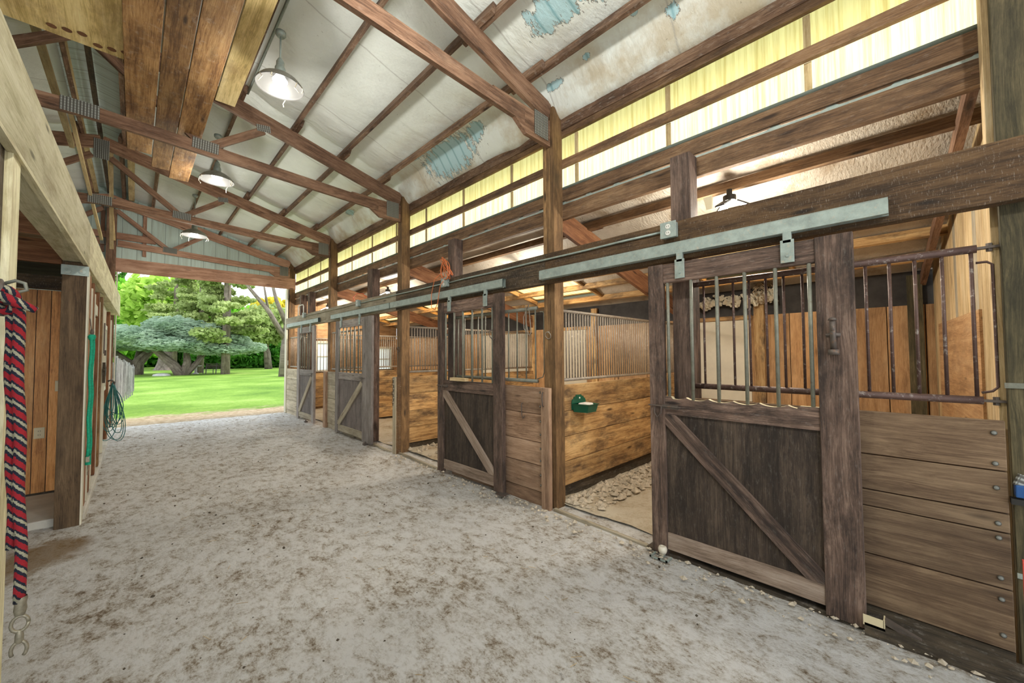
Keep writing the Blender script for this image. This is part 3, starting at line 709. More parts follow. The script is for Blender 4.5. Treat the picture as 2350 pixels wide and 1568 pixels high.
m.tube([(HX0-.03, 6.95, 2.46), (HX0-.03, 7.1, 2.56), (HX0-.02, 6.95, 2.62), (HX0-.0, 6.75, 2.60), (HX0+.02, 6.65, 2.53)], .006, 6)
one(m, 'short_cord', 'red_cord', 'short red cord looped over the header above the third door', 'cord', smooth=True)
m = MB()
m.tube([(HX0-.03, 10.0, 2.50), (HX0-.03, 10.0, 2.68), (HX0-.03, 10.05, 2.72), (HX0-.03, 10.35, 2.72), (HX0-.03, 10.40, 2.68), (HX0-.03, 10.40, 2.48)], .012, 8)
one(m, 'metal_handle', 'white_plastic', 'white bent pipe handle standing on the header near the far doorway', 'handle', smooth=True)

# ------------------------------------------------------------------ sliding stall doors
def stall_door(yn, yf, lab, mats, brace, brk, nb, z0=.02, dz=0.0, wide=.14, wide2=.125, lean_=0):
    """yn near edge, yf far edge; front face about x=2.84"""
    X0, X1 = 2.842, 2.880; fw, pn, pale = mats
    t = thing('stall_door', lab, 'door', (2.86, (yn+yf)/2, 0), 'sliding stall doors')
    top = 2.175
    MB().box(X0-.008, X1, yn, yn+wide, z0, top, 'z').build('stile', fw, t, bevel=.004)
    MB().box(X0-.008, X1, yf-wide2, yf, z0, top, 'z').build('stile', fw, t, bevel=.004)
    a, b = yn+wide, yf-wide2
    MB().box(X0, X1, a, b, top-.145, top-.004, 'y').build('top_rail', fw, t, bevel=.003)
    # middle rail with chewed upper edge
    m = MB(); n = 60; pts = []
    for i in range(n+1):
        y = a+(b-a)*i/n
        pts.append((y, 1.185-(.018*abs(math.sin(math.pi*nb*(y-a)/(b-a)))**.7 if brk and .1 < (y-a)/(b-a) < .95 else 0)))
    o = m.nxt(); n0 = 0
    for x in (X0, X1):
        for y, z in pts: m.v += [Vector((x, y, 1.052)), Vector((x, y, z))]; m.g += [(y+o, 1.05+o, x), (y+o, z+o, x)]
    for i in range(n):
        p = 2*i; q = 2*(n+1)+2*i
        m.f += [[p, p+1, p+3, p+2], [q, q+2, q+3, q+1], [p+1, q+1, q+3, p+3], [p, p+2, q+2, q]]; m.mi += [0, 0, 1 if brk else 0, 0]
    m.build('middle_rail', [fw, 'ivory'], t)
    MB().box(X0, X1, a, b, z0+.045, z0+.165, 'y').build('bottom_rail', pale, t, bevel=.003)
    MB().box(X0+.014, X1-.006, a, b, z0+.165, 1.052, 'z').build('panel', pn, t)
    # brace
    if brace == 'fall': p = (b-.03, 1.02); q = (a+.045, z0+.20)
    else: p = (b-.05, z0+.20); q = (a+.04, 1.01)
    d = Vector((0, q[0]-p[0], q[1]-p[1])).normalized(); nrm = Vector((0, -d.z, d.y))
    hw = .052; A = Vector((0, p[0], p[1])); B = Vector((0, q[0], q[1]))
    if True:
        m = MB(); m.beam(Vector((X0+.006, A.y, A.z)), Vector((X0+.006, B.y, B.z)), .028, hw*2, (0, nrm.y, nrm.z))
        # clip to the panel opening
        bmx = bmesh.new(); me = bpy.data.meshes.new('tmp'); me.from_pydata(m.v, [], m.f); bmx.from_mesh(me)
        lay = bmx.verts.layers.float_vector.new('g')
        for v, g in zip(bmx.verts, m.g): v[lay] = g
        # lengthen then cut by the frame's inner edges
        for v in bmx.verts:
            s_ = (v.co-Vector((v.co.x, A.y, A.z))).dot(d)
            v.co += d*(.14 if s_ > .2 else -.14)
        for pc, pn_ in (((0, a, 0), (0, -1, 0)), ((0, b, 0), (0, 1, 0)), ((0, 0, 1.052), (0, 0, 1)), ((0, 0, z0+.165), (0, 0, -1))):
            gm = bmesh.ops.bisect_plane(bmx, geom=bmx.verts[:]+bmx.edges[:]+bmx.faces[:], plane_co=pc, plane_no=pn_, clear_outer=True)
            ed = [e for e in bmx.edges if e.is_boundary]
            if ed: bmesh.ops.holes_fill(bmx, edges=ed)
        vs_ = [v.co.copy() for v in bmx.verts]; gs_ = [tuple(v[lay]) for v in bmx.verts]; bmx.verts.index_update()
        m2 = MB(); m2.v = vs_; m2.g = gs_; m2.f = [[v.index for v in f.verts] for f in bmx.faces]; m2.mi = [0]*len(m2.f); bmx.free()
        m2.build('brace', fw if brk else pale, t)
    for i in range(nb):
        y = a+.03+(b-a-.06)*i/(nb-1)
        MB().tube([(X0+.012, y, 1.17), (X0+.012, y, 2.06)], .0115, 10).build('bar', 'pipe_green', t, smooth=True)
    for y in ((a+.13, b-.13) if not lean_ else (a+.2, b-.12)):
        h = MB().box(X0-.014, X0-.006, y-.035, y+.035, 2.05, 2.19, 'z'); h.box(X0-.014, X0+.012, y-.022, y+.022, 2.17, 2.24, 'z')
        h.tube([(X0-.02, y, 2.09), (X0-.006, y, 2.09)], .008, 8)
        h.build('hanger', 'galvanised', t, bevel=.002)
    # hook latch on the far stile
    yl = yf-.02 if brace == 'fall' else a
    l = MB().box(X0-.016, X0-.006, b-.10 if brace == 'fall' else a-.02, b+.02 if brace == 'fall' else a+.10, 1.095, 1.125, 'y')
    yy = b+.02 if brace == 'fall' else a-.02; sg = 1 if brace == 'fall' else -1
    l.tube([(X0-.02, yy-.14*sg, 1.11), (X0-.02, yy+.10*sg, 1.115)], .005, 6)
    l.tube([(X0-.022, yy, 1.11), (X0-.03, yy, 1.06), (X0-.03, yy+.03*sg, 1.03), (X0-.028, yy+.05*sg, 1.06), (X0-.024, yy+.05*sg, 1.10)], .004, 6)
    l.build('latch', 'iron', t, smooth=False)
    return t
D1 = stall_door(.205, 1.40, 'dark brown sliding stall door nearest the camera', ('door_wood', 'door_panel', 'door_pale'), 'fall', True, 6, wide=.17, wide2=.115)
m = MB().tube([(2.835, .30, 1.62), (2.80, .30, 1.62), (2.79, .30, 1.66)], .011, 8); m.tube([(2.815, .30, 1.52), (2.805, .30, 1.60), (2.80, .30, 1.68)], .014, 8); m.tube([(2.82, .27, 1.60), (2.81, .30, 1.605), (2.82, .33, 1.60)], .012, 8); m.lathe([(0, 0), (.022, .004), (.016, .016), (0, .022)], (2.80, .30, 1.68), 10); m.lathe([(0, 0), (.028, 0), (.026, .03), (0, .03)], (2.815, .30, 1.49), 10)
m.build('hook_knob', 'iron', D1, smooth=True)
D2 = stall_door(3.06, 4.30, 'dark brown sliding stall door left of the green feeder', ('door_wood', 'door_panel', 'door_pale'), 'fall', False, 6, wide=.15, wide2=.13)
MB().box(2.80, 2.86, 3.68, 3.98, 1.186, 1.222, 'y').build('wood_block', 'end_siding', D2)
MB().tube([(2.835, 3.20, 1.78), (2.79, 3.22, 1.76), (2.78, 3.20, 1.70), (2.80, 3.17, 1.66), (2.83, 3.17, 1.68)], .006, 6).build('hook', 'iron', D2, smooth=True)
stall_door(6.27, 7.88, 'weathered grey sliding stall door, third from the camera', ('door_grey', 'door_panel_grey', 'header_grey'), 'rise', False, 7, wide=.36, wide2=.14)
stall_door(9.15, 10.38, 'weathered grey sliding stall door farthest away', ('door_grey', 'door_panel_grey', 'header_grey'), 'rise', False, 6, wide=.14, wide2=.16)

# ------------------------------------------------------------------ stall fronts: planked half walls with bar grilles
def grille(lab, pts0, pts1, z0, z1, nbar, mat, name='bar_grille', bail=None, r=.017, rb=.008, brackets=True):
    """vertical grille between two plan points"""
    p = Vector((*pts0, 0)); q = Vector((*pts1, 0)); t = thing(name, lab, 'grille', ((p.x+q.x)/2, (p.y+q.y)/2, z0), 'stall bar grilles')
    for z in (z0, z1): MB().tube([p+Vector((0, 0, z)), q+Vector((0, 0, z))], r, 12).build('rail', mat, t, smooth=True)
    for i in range(nbar):
        c = p+(q-p)*((i+.2)/(nbar-.6))
        MB().tube([c+Vector((0, 0, z0)), c+Vector((0, 0, z1))], rb, 8).build('bar', mat if mat != 'pipe_rust' else 'pipe_rust', t, smooth=True)
    return t
g1 = grille('rusty brown bar grille above the nearest half wall', (3.0, 1.17), (3.0, -.245), 1.262, 2.015, 15, 'pipe_rust', r=.02)
MB().tube([(3.0, -.24, 1.945), (3.0, -.275, 1.945), (3.0, -.292, 1.93), (3.0, -.292, 1.33), (3.0, -.275, 1.31), (3.0, -.24, 1.30)], .006, 8).build('end_loop', 'pipe_rust', g1, smooth=True)
for z in (1.262, 2.015):
    MB().box(2.985, 3.015, -.33, -.24, z-.006, z+.006, 'y').tube([(3.0, -.285, z-.02), (3.0, -.285, z+.02)], .012, 6).build('bracket', 'iron', g1)
g2 = grille('dusty bar grille between the second door and the tie-ring post', (3.0, 4.10), (3.0, 2.70), 1.225, 1.985, 11, 'pipe_green', r=.02)
MB().tube([(3.0, 2.66, 1.94), (3.0, 2.62, 1.94), (3.0, 2.61, 1.92), (3.0, 2.61, 1.32), (3.0, 2.63, 1.27), (3.0, 2.70, 1.25)], .006, 8).build('end_loop', 'pipe_green', g2, smooth=True)
MB().tube([(2.975, 2.84, 2.02), (2.97, 2.83, 1.85), (2.965, 2.80, 1.72), (2.97, 2.78, 1.70), (2.97, 2.76, 1.74), (2.975, 2.80, 2.03), (2.97, 2.87, 1.90), (2.965, 2.86, 1.78), (2.97, 2.83, 1.74)], .005, 6).build('wire_hook', 'pipe_dusty', g2, smooth=True)
grille('bar grille seen behind the third sliding door', (3.0, 8.50), (3.0, 6.95), 1.22, 1.98, 14, 'pipe_dusty', r=.018)
grille('bar grille behind the farthest sliding door', (3.0, 11.55), (3.0, 10.15), 1.22, 1.98, 12, 'pipe_dusty', r=.018)
def half_wall(lab, y0, y1, rows, mat, bolts=None, curb=True, stub=None, x0=2.925, x1=2.965):
    t = thing('half_wall', lab, 'wall panel', ((x0+x1)/2, (y0+y1)/2, 0), 'planked half walls of the stalls')
    m = MB()
    for a, b in zip(rows[:-1], rows[1:]): m.box(x0+random.uniform(0, .003), x1, y0, y1, a+.003, b-.003, 'y')
    m.build('planks', mat, t, bevel=.003)
    MB().box(x0+.01, x1, y0, y1, -.03, rows[0]-.004, 'y').build('skirt_or_gap_shade', 'curb_wood' if y0 < 2 else mat, t)
    for (y, z) in bolts or []:
        MB().lathe([(.011, 0), (.011, .003), (.007, .007), (0, .008)], (x0, y, z), 12, ax=Vector((-1, 0, 0))).build('bolt', 'plate', t, smooth=True)
    return t
half_wall('nearest half wall of wide brown planks with round bolts', -.30, 1.12, [.115, .395, .655, .745, .94, 1.178], 'low_wall_wood', [(-.265, z) for z in (1.118, .974, .861, .696, .629, .444, .346, .182)])
t = half_wall('pinkish planked half wall left of the tie-ring post', 2.585, 4.12, [.13, .39, .62, .90, 1.172], 'low_wall_pink', [(2.60, z) for z in (1.12, .98, .83, .70, .56, .44, .30, .2)])
MB().box(2.885, 2.93, 2.455, 2.56, -.02, 1.172, 'z').build('end_stud', 'low_wall_pink', t, bevel=.004)
MB().tube([(2.875, 2.52, 1.13), (2.865, 2.52, 1.12), (2.86, 2.52, 1.06), (2.865, 2.52, 1.0), (2.88, 2.52, .99)], .006, 8).build('pull_handle', 'iron', t, smooth=True)
MB().tube([(2.915, 2.83, 1.0), (2.90, 2.84, .99), (2.90, 2.84, .93), (2.905, 2.84, .87), (2.90, 2.82, .84), (2.905, 2.80, .87)], .005, 6).build('gate_hook', 'iron', t, smooth=True)
half_wall('weathered pale half wall behind the third sliding door', 6.76, 8.56, [.10, .36, .62, .90, 1.17], 'header_grey')
half_wall('weathered half wall behind the farthest sliding door', 10.1, 11.62, [.10, .36, .62, .90, 1.17], 'header_grey')
t = thing('stub_board', 'short upright stub with a chain hanging on it beside the second opening', 'board', (2.92, 5.58, 0))
MB().box(2.885, 2.965, 5.50, 5.60, -.02, 1.165, 'z').build('stub', 'header_brown', t, bevel=.003); MB().box(2.875, 2.885, 5.50, 5.60, -.02, 1.165, 'z').build('face_board', 'header_grey', t)
m = MB()
for i in range(12): c = Vector((2.865, 5.56+.012*math.sin(i*1.3), 1.13-.035*i)); m.tube([c+Vector((.004*math.cos(a), .013*math.cos(a) if i % 2 else 0, .022*math.sin(a)))+Vector((.012*math.cos(a) if not i % 2 else 0, 0, 0)) for a in [2*math.pi*k/10 for k in range(11)]], .003, 5)
m.build('chain', 'black_iron', t, smooth=True)
t = thing('stub_board', 'short upright stub at the left of the third sliding door', 'board', (2.92, 8.62, 0))
MB().box(2.885, 2.965, 8.57, 8.70, -.02, 1.17, 'z').build('stub', 'low_wall_pink', t, bevel=.003)
# curbs
one(MB().box(2.80, 2.93, -1.0, .21, -.04, .075, 'y'), 'curb_timber', 'curb_wood', 'dark curb timber on the ground below the nearest half wall', 'curb')
one(MB().box(2.85, 2.93, .22, 1.45, -.04, .030, 'y'), 'curb_timber', 'curb_wood', 'dark timber under the nearest sliding door', 'curb')
for a, b, l in ((1.46, 2.43, 'thin worn threshold board across the nearest stall opening'), (4.35, 5.48, 'thin threshold board across the second stall opening'), (5.66, 6.5, 'thin threshold board across the third stall opening')):
    one(MB().beam((2.88, a, .008), (2.93, b, .008), .035, .03), 'threshold_board', 'header_grey', l, 'board', 'threshold boards')
# roller guide at the nearest door
t = thing('floor_roller', 'white door roller on a metal bracket at the foot of the nearest door', 'roller', (2.81, 1.31, 0))
MB().lathe([(0, 0), (.022, 0), (.030, .02), (.032, .035), (.026, .052), (.012, .056), (.010, .050), (0, .050)], (2.82, 1.315, .03), 20).build('roller', 'porcelain', t, smooth=True)
m = MB().box(2.745, 2.755, 1.25, 1.38, .012, .022, 'y').box(2.745, 2.83, 1.25, 1.262, .012, .022).box(2.745, 2.83, 1.30, 1.318, .012, .022).box(2.745, 2.83, 1.368, 1.38, .012, .022)
m.build('bracket', 'galvanised', t)
t = thing('stay_bracket', 'bent steel stay bracket on the curb below the bolted half wall', 'bracket', (2.82, .12, 0))
MB().box(2.80, 2.804, .135, .215, .062, .115, 'y').box(2.80, 2.86, .131, .137, .062, .115).build('plate', 'ivory', t)
MB().prism([(.13, .12), (.13, .09), (.02, .055), (.0, .075)], 2.815, 2.84, ax='x').build('arm', 'iron', t)
t = thing('stay_bracket', 'rusty floor stay at the foot of the second door', 'bracket', (2.83, 3.06, 0))
MB().box(2.76, 2.86, 2.98, 3.10, .03, .036).box(2.82, 2.84, 3.02, 3.06, -.02, .03).build('plate', 'iron', t)
for yy, l in ((6.45, 'small floor guide under the third door'), (9.6, 'small floor guide under the farthest door')):
    t = thing('stay_bracket', l, 'bracket', (2.83, yy, 0)); MB().box(2.79, 2.85, yy-.04, yy+.04, -.01, .02).tube([(2.82, yy, 0), (2.82, yy, .05)], .012, 8).build('plate', 'iron', t)

# ------------------------------------------------------------------ stall partitions
def partition(y, lab, glab, rows, mat='partition_wood', xe=XBACK-.02):
    t = thing('stall_partition', lab, 'partition', (4.6, y+.02, 0), 'planked stall partitions')
    m = MB()
    for a, b in zip(rows[:-1], rows[1:]): m.box(XB+.002, xe, y, y+.04, a+.003, b-.003, 'x')
    m.build('planks', mat, t, bevel=.003)
    MB().box(XB+.002, xe, y+.042, y+.06, -.03, rows[0]+.02, 'x').build('skirt_or_gap_shade', 'curb_wood', t)  # dark strip added to stand for the shade in the gap under the planks
    grille(glab, (XB+.03, y+.02), (xe-.05, y+.02), 1.235, 1.955, 58, 'pipe_dusty', r=.017, rb=.0075)
partition(2.50, 'wide orange-brown planked partition carrying the green feeder', 'long dusty bar grille above the partition with the green feeder', [.155, .40, .655, .915, 1.188])
partition(5.575, 'planked partition inside the second stall opening', 'bar grille on the partition inside the second stall opening', [.11, .36, .62, .89, 1.165])
partition(8.64, 'planked partition inside the third stall opening', 'bar grille on the partition inside the third stall opening', [.06, .30, .56, .85, 1.15])
t = thing('stall_partition', 'planked lower wall lining the far end of the stalls', 'partition', (4.6, 11.6, 0), 'planked stall partitions')
m = MB()
for a, b in zip([.08, .34, .6, .86], [.34, .6, .86, 1.02]): m.box(XB+.15, XBACK-.03, 11.60, 11.64, a+.003, b-.003, 'x')
m.build('planks', 'partition_wood', t)
grille('bar grille in front of the far end windows', (XB+.15, 11.6), (XBACK-.1, 11.6), 1.06, 1.98, 34, 'pipe_dusty', r=.015, rb=.007)
# rafters of the lean-to
for k, (y, lab) in enumerate([(2.51, 'brown sloping rafter right of the tie-ring post'), (5.60, 'brown sloping rafter from the second main post'), (8.66, 'brown sloping rafter from the third main post'), (-.285, 'dark sloping trim under the roof at the near end of the stalls')]):
    one(MB().beam((XB+.01, y, lean(XB)-(.11 if k < 3 else .02)), (XBACK, y+(.17 if k == 3 else 0), lean(XBACK)-(.11 if k < 3 else .02)), .045, .235 if k < 3 else .10), 'lean_to_rafter', 'joist_red' if k < 3 else 'truss_wood', lab, 'rafter', 'rafters of the stall lean-to')
for k, x in enumerate([3.66, 4.22, 4.76, 5.12, 5.64]):
    t = thing('lean_to_purlin', ['purlin closest to the ledger under the stall roof', 'second purlin from the ledger under the stall roof', 'purlin at the upper edge of the stall skylights', 'purlin crossing beneath the stall skylights', 'purlin at the lower edge of the stall skylights'][k], 'purlin', (x, 5, lean(x)), 'purlins of the stall lean-to')
    yy = [-.42, 2.51, 5.60, 8.66, YF-.13]
    for j in range(4): MB().beam((x+(.02 if j % 2 else -.02), yy[j]-(.18 if j else 0), lean(x)+.05), (x+(.02 if j % 2 else -.02), yy[j+1]+(.18 if j < 3 else 0), lean(x)+.05), .04, .088, (LS, 0, 1)).build('purlin_length', 'girt_wood' if k < 2 else 'partition_wood', t)
for (a, b), l in zip(SKY, ('nearest', 'second', 'third', 'farthest')):
    for e, w in ((a, 'near'), (b, 'far')):
        one(MB().beam((SX0-.02, e, lean(SX0)+.09), (SX1+.02, e, lean(SX1)+.09), .035, .07), 'skylight_trim', 'partition_wood', '%s-side trim board of the %s stall skylight' % (w, l), 'trim', 'skylight trim boards')
# framing on the stall back wall and cream panels
for k, (y, l) in enumerate([(1.42, 'right of the nearest cream panel'), (4.05, 'inside the second stall'), (5.6, 'behind the second partition'), (8.6, 'behind the third partition'), (-.05, 'in the near back corner of the stalls')]):
    one(MB().box(XBACK-.05, XBACK-.001, y-.06, y+.06, 0, lean(XBACK)+.05, 'z'), 'wall_stud', 'partition_wood' if k < 4 else 'post_green', 'brown upright stud on the stall back wall, '+l, 'stud', 'studs on the stall back wall')
for k, (a, b, l) in enumerate([(1.53, 2.46, 'cream panel on the back wall seen through the nearest door bars'), (4.24, 4.98, 'cream panel on the back wall seen through the grille by the feeder'), (5.75, 7.3, 'cream panel on the back wall seen through the second door grille')]):
    t = thing('wall_panel', l, 'panel', (XBACK-.02, (a+b)/2, .84), 'cream panels on the stall back wall')
    MB().box(XBACK-.025, XBACK-.002, a, b, .84, 1.965, 'z').build('board', 'cream_board', t)
    MB().box(XBACK-.035, XBACK-.002, a-.02, b+.02, 1.97, 2.03, 'y').build('head_trim', 'partition_wood', t)
# torn insulation and nest in the nearest stall
m = MB(); rnd = random.Random(5)
for i in range(130):
    y = rnd.uniform(1.2, 2.4); z = 2.36-rnd.random()*.12-.05*abs(math.sin(y*5)); L = rnd.uniform(.03, .10); m.beam((XBACK-.08-rnd.random()*.1, y, z), (XBACK-.08-rnd.random()*.1, y+rnd.uniform(-.05, .05), z-L), .04, .02)
tag(m.build('insulation_scraps', 'cobweb'), 'ragged shreds of torn insulation hanging on the back wall of the nearest stall', 'insulation', kind='stuff')
m = MB(); rnd = random.Random(8)
for i in range(160):
    a = rnd.uniform(0, 6.28); r = rnd.random()**.5*.10; z = 2.30+rnd.uniform(-.12, .14); w = r*(1-.5*(2.4-z)); c = Vector((XBACK-.11+w*math.cos(a), 1.36+w*math.sin(a), z))
    m.beam(c, c+Vector((rnd.uniform(-.05, .05), rnd.uniform(-.05, .05), rnd.uniform(-.06, .02))), .012, .008)
one(m, 'bird_nest', 'nest', 'straw bird nest high on the back wall of the nearest stall', 'nest')
# green corner feeder
t = thing('corner_feeder', 'dark green plastic feeder holding a pink salt block', 'feeder', (3.48, 2.42, .91))
m = MB(); 
def ring(z, w, d, xo=0): return [Vector((3.30+xo, 2.486, z)), Vector((3.30+w, 2.486, z)), Vector((3.30+w-.03, 2.486-d, z)), Vector((3.33+xo, 2.486-d, z))]
rings = [ring(.895, .235, .155, .02), ring(.972, .24, .18, .0), ring(.982, .255, .195, -.01), ring(.982, .24, .18, .01), ring(.977, .23, .17, .012), ring(.92, .21, .15, .03)]
for r_ in rings: m.v += r_; m.g += [(0, 0, 0)]*4
for i in range(5):
    for k in range(4): a = 4*i; k2 = (k+1) % 4; m.f.append([a+k, a+k2, a+4+k2, a+4+k]); m.mi.append(0)
m.f += [[3, 2, 1, 0], [20, 21, 22, 23]]; m.mi += [0, 0]
m.build('bowl', 'green_plastic', t, bevel=.004)
pts = [(3.30, .92), (3.54, .92), (3.54, 1.0), (3.53, 1.025), (3.51, 1.03), (3.50, 1.05), (3.47, 1.055), (3.46, 1.07), (3.38, 1.07), (3.37, 1.055), (3.34, 1.05), (3.33, 1.03), (3.31, 1.025), (3.30, 1.0)]
MB().prism(pts, 2.486, 2.498).build('back_plate', 'green_plastic', t)
MB().box(3.345, 3.48, 2.34, 2.45, .925, .992).build('salt_block', 'salt', t, bevel=.015)
MB().lathe([(0, 0), (.011, 0), (.008, .004), (0, .005)], (3.43, 2.486, 1.035), 10, ax=Vector((0, -1, 0))).build('salt_splash', 'white_plastic', t)

# ------------------------------------------------------------------ stall lights
def led(x, y, z, lab):
    t = thing('garage_light', lab, 'light', (x, y, z), 'three-wing garage lights above the stalls')
    MB().lathe([(0, .10), (.022, .10), (.022, .05), (.05, .045), (.05, .0), (.03, -.008), (0, -.008)], (x, y, z), 16).build('housing', 'black_iron', t)
    MB().lathe([(0, -.040), (.03, -.034), (.048, -.016), (.048, -.008)], (x, y, z), 16).build('centre_lamp', 'led', t)
    for k in range(3):
        a = 2*math.pi*k/3+.9; d = Vector((math.cos(a), math.sin(a), -.55)).normalized(); c = Vector((x, y, z+.02))
        w = MB(); w.beam(c+d*.06, c+d*.20, .075, .012).build('wing', 'black_iron', t)
        n_ = d.cross(Vector((-math.sin(a), math.cos(a), 0))); n_ = n_ if n_.z < 0 else -n_
        MB().beam(c+d*.07+n_*.008, c+d*.19+n_*.008, .065, .006).build('wing_lamp', 'led', t)
    l = bpy.data.lights.new('stall_light', 'POINT'); l.energy = 34; l.color = (1, .93, .80); l.shadow_soft_size = .09
    lo = bpy.data.objects.new('stall_light', l); lo.location = (0, 0, -.24); COL.objects.link(lo); lo.parent = t
led(3.58, 1.03, lean(3.66)-.10, 'three-wing light glowing above the nearest stall'); led(3.66, 7.35, lean(3.66)-.10, 'three-wing light glowing above the third stall'); led(3.66, 10.75, lean(3.66)-.10, 'three-wing light glowing above the farthest stall'); led(4.22, 4.0, lean(4.22)-.10, 'three-wing light above the second stall, hidden behind the header')
# small junction box on the second stall's skylight purlin
one(MB().box(4.30, 4.42, 3.10, 3.26, 2.52, 2.68), 'junction_box', 'white_plastic', 'small white box hanging beside the second stall skylight', 'box', bevel=.006)
one(MB().prism([(1.02, 2.70), (1.08, 2.70), (1.06, 2.60), (1.02, 2.60)], 3.12, 3.14, ax='x'), 'orange_tab', 'ivory', 'small yellow-orange wooden tab beside the dark post above the header', 'tab')

# ------------------------------------------------------------------ pendant barn lamps
def pendant(x, y, z, lab, rad=.20, watt=15):
    t = thing('pendant_lamp', lab, 'lamp', (x, y, z), 'barn pendant lamps over the aisle')
    out = [(rad, 0), (rad*.97, .018), (rad*.80, .06), (rad*.55, .095), (rad*.33, .118), (.045, .128)]
    inn = [(a-.004, b-.005) for a, b in out]
    MB().lathe(out+[(.0, .128)], (x, y, z), 32).build('shade', 'shade_out', t, smooth=True)
    MB().lathe([(rad-.001, 0)]+inn[:-1]+[(.03, .118), (0, .118)], (x, y, z), 32).build('reflector', 'shade_in', t, smooth=True)
    MB().lathe([(.038, .12), (.045, .15), (.045, .175), (.034, .20), (.034, .235), (.018, .27), (.010, .275)], (x, y, z), 16).build('socket_housing', 'galvanised', t, smooth=True)
    zt = chord_top(x)-.02
    MB().tube([(x, y, z+.27), (x, y, zt-.03)], .008, 8).build('stem', 'galvanised', t, smooth=True)
    MB().lathe([(0, 0), (.03, .0), (.045, .02), (.045, .05), (.02, .06), (0, .06)], (x, y, zt-.05), 14).build('hanger_box', 'galvanised', t, smooth=True)
    MB().lathe([(0, .005), (.03, .012), (.058, .035), (.064, .060), (.045, .09), (.03, .115)], (x, y, z), 20).build('bulb', 'bulb', t, smooth=True)
    m = MB(); rnd = random.Random(int(y*10))
    for k in range(5):
        a = rnd.uniform(0, 6.28) if k else 3.6; L = rnd.uniform(.03, .10); p = Vector((x+rad*math.cos(a), y+rad*math.sin(a), z))
        m.tube([p, p+Vector((rnd.uniform(-.02, .02), rnd.uniform(-.02, .02), -L*.5)), p+Vector((rnd.uniform(-.02, .02), rnd.uniform(-.02, .02), -L))], .004, 5)
    m.build('cobweb_strands', 'cobweb', t)
    l = bpy.data.lights.new('pendant_light', 'POINT'); l.energy = watt; l.color = (1, .97, .9); l.shadow_soft_size = .10
    lo = bpy.data.objects.new('pendant_light', l); lo.location = (0, 0, -.20); COL.objects.link(lo); lo.parent = t
pendant(.93, 4.05, 4.02, 'barn pendant lamp nearest the camera, beside the loft planks'); pendant(.78, 6.66, 3.94, 'barn pendant lamp in the middle, seen between two trusses'); pendant(.78, 9.45, 3.80, 'barn pendant lamp farthest away, below the third truss')
pendant(.90, 1.36, 4.02, 'unseen barn pendant lamp overhead, added to brighten the near aisle', watt=45); pendant(.86, -1.3, 4.02, 'unseen barn pendant lamp behind the camera, added to brighten the near aisle', watt=60)  # unseen lamps continuing the row, added and run brighter to lift the foreground
one(MB().tube([(.905, -1.4, 4.62), (.905, 2.3, 4.62), (.905, 5.4, 4.615)], .013, 8), 'conduit', 'galvanised', 'galvanised conduit along the purlin above the nearest pendant lamp', 'pipe', smooth=True)

# ------------------------------------------------------------------ loft planks and loose battens
for (x0, x1, ye, mat, l) in [(-.11, .105, 6.45, 'loft_plank', 'leftmost loose loft plank laid across the trusses'), (.115, .29, 6.85, 'loft_plank', 'second loose loft plank from the left'), (.298, .505, 7.12, 'loft_plank', 'third loose loft plank, the longest')]:
    one(MB().box(x0, x1, 2.0, ye, 3.985, 4.022, 'y'), 'loft_plank', mat, l, 'plank', 'loose loft planks over the aisle', bevel=.003)
one(MB().box(.60, .785, 2.0, 5.41, 4.40, 4.435, 'y'), 'loft_plank', 'loft_ply', 'pale loft plank nearest the pendant lamp, higher than the others', 'plank', 'loose loft planks over the aisle', bevel=.003)
m = MB().box(-.85, -.0, 2.0, 4.60, 4.03, 4.06, 'y'); o = one(m, 'loft_sheet', 'loft_ply', 'wide yellowish board with a row of knots lying over the loft planks', 'board')
for k in range(6): MB().lathe([(0, 0), (.028, 0), (.026, .001)], (-.50+.08*k, 4.50-.035*(k % 3)+.012*k, 4.0285), 12, ax=Vector((0, 0, -1))).build('knot', 'joist_red', o)
one(MB().beam((-.735, 3.2, 4.60), (-.70, 8.35, 4.56), .05, .09), 'loose_batten', 'lath', 'long pale batten running under the left slope beside the ridge', 'batten', 'loose battens by the ridge')
one(MB().beam((-.60, 6.9, 4.42), (-.455, 10.0, 3.60), .035, .05), 'loose_batten', 'lath', 'thin yellow batten hanging down at a slant past the third truss', 'batten', 'loose battens by the ridge')
one(MB().beam((-.32, 8.66, 4.76), (-.31, 9.5, 3.35), .05, .02, (0, 1, 0)), 'loose_batten', 'lath', 'broken pale lath hanging behind the third truss', 'batten', 'loose battens by the ridge')
one(MB().beam((-.36, 9.1, 4.72), (-.285, 9.7, 3.55), .03, .03, (0, 1, 0)), 'loose_batten', 'loft_ply', 'shorter splintered lath hanging beside the broken pale lath', 'batten', 'loose battens by the ridge')

# ------------------------------------------------------------------ far doorway
one(MB().box(-.42, XB-.002, YP[3]-.04, YP[3]+.0, 3.295, 3.585, 'x'), 'door_header', 'gable_wood', 'wide reddish header plank across the top of the far doorway', 'beam')
m = MB()
for i in range(3): m.box(-.46+i*.05, -.412+i*.05, 11.55, 11.69, 0, 4.6, 'z')
one(m, 'timber_post', 'truss_wood', 'tall brown built-up post at the left of the far doorway', 'post')
one(MB().box(-1.0, -.74, 11.55, 11.6, 2.4, 3.95, 'z'), 'loft_board', 'truss_wood', 'brown upright board left of the far doorway post', 'board')
struct(MB().box(XR-.06, XR-.03, YP[3]-.01, YF, 0, 3.3, 'z').box(-.30, -.28, YP[3]+.02, YF, 0, 3.3, 'z'), 'door_1', 'cream_paint', 'white jamb trim of the open far doorway')
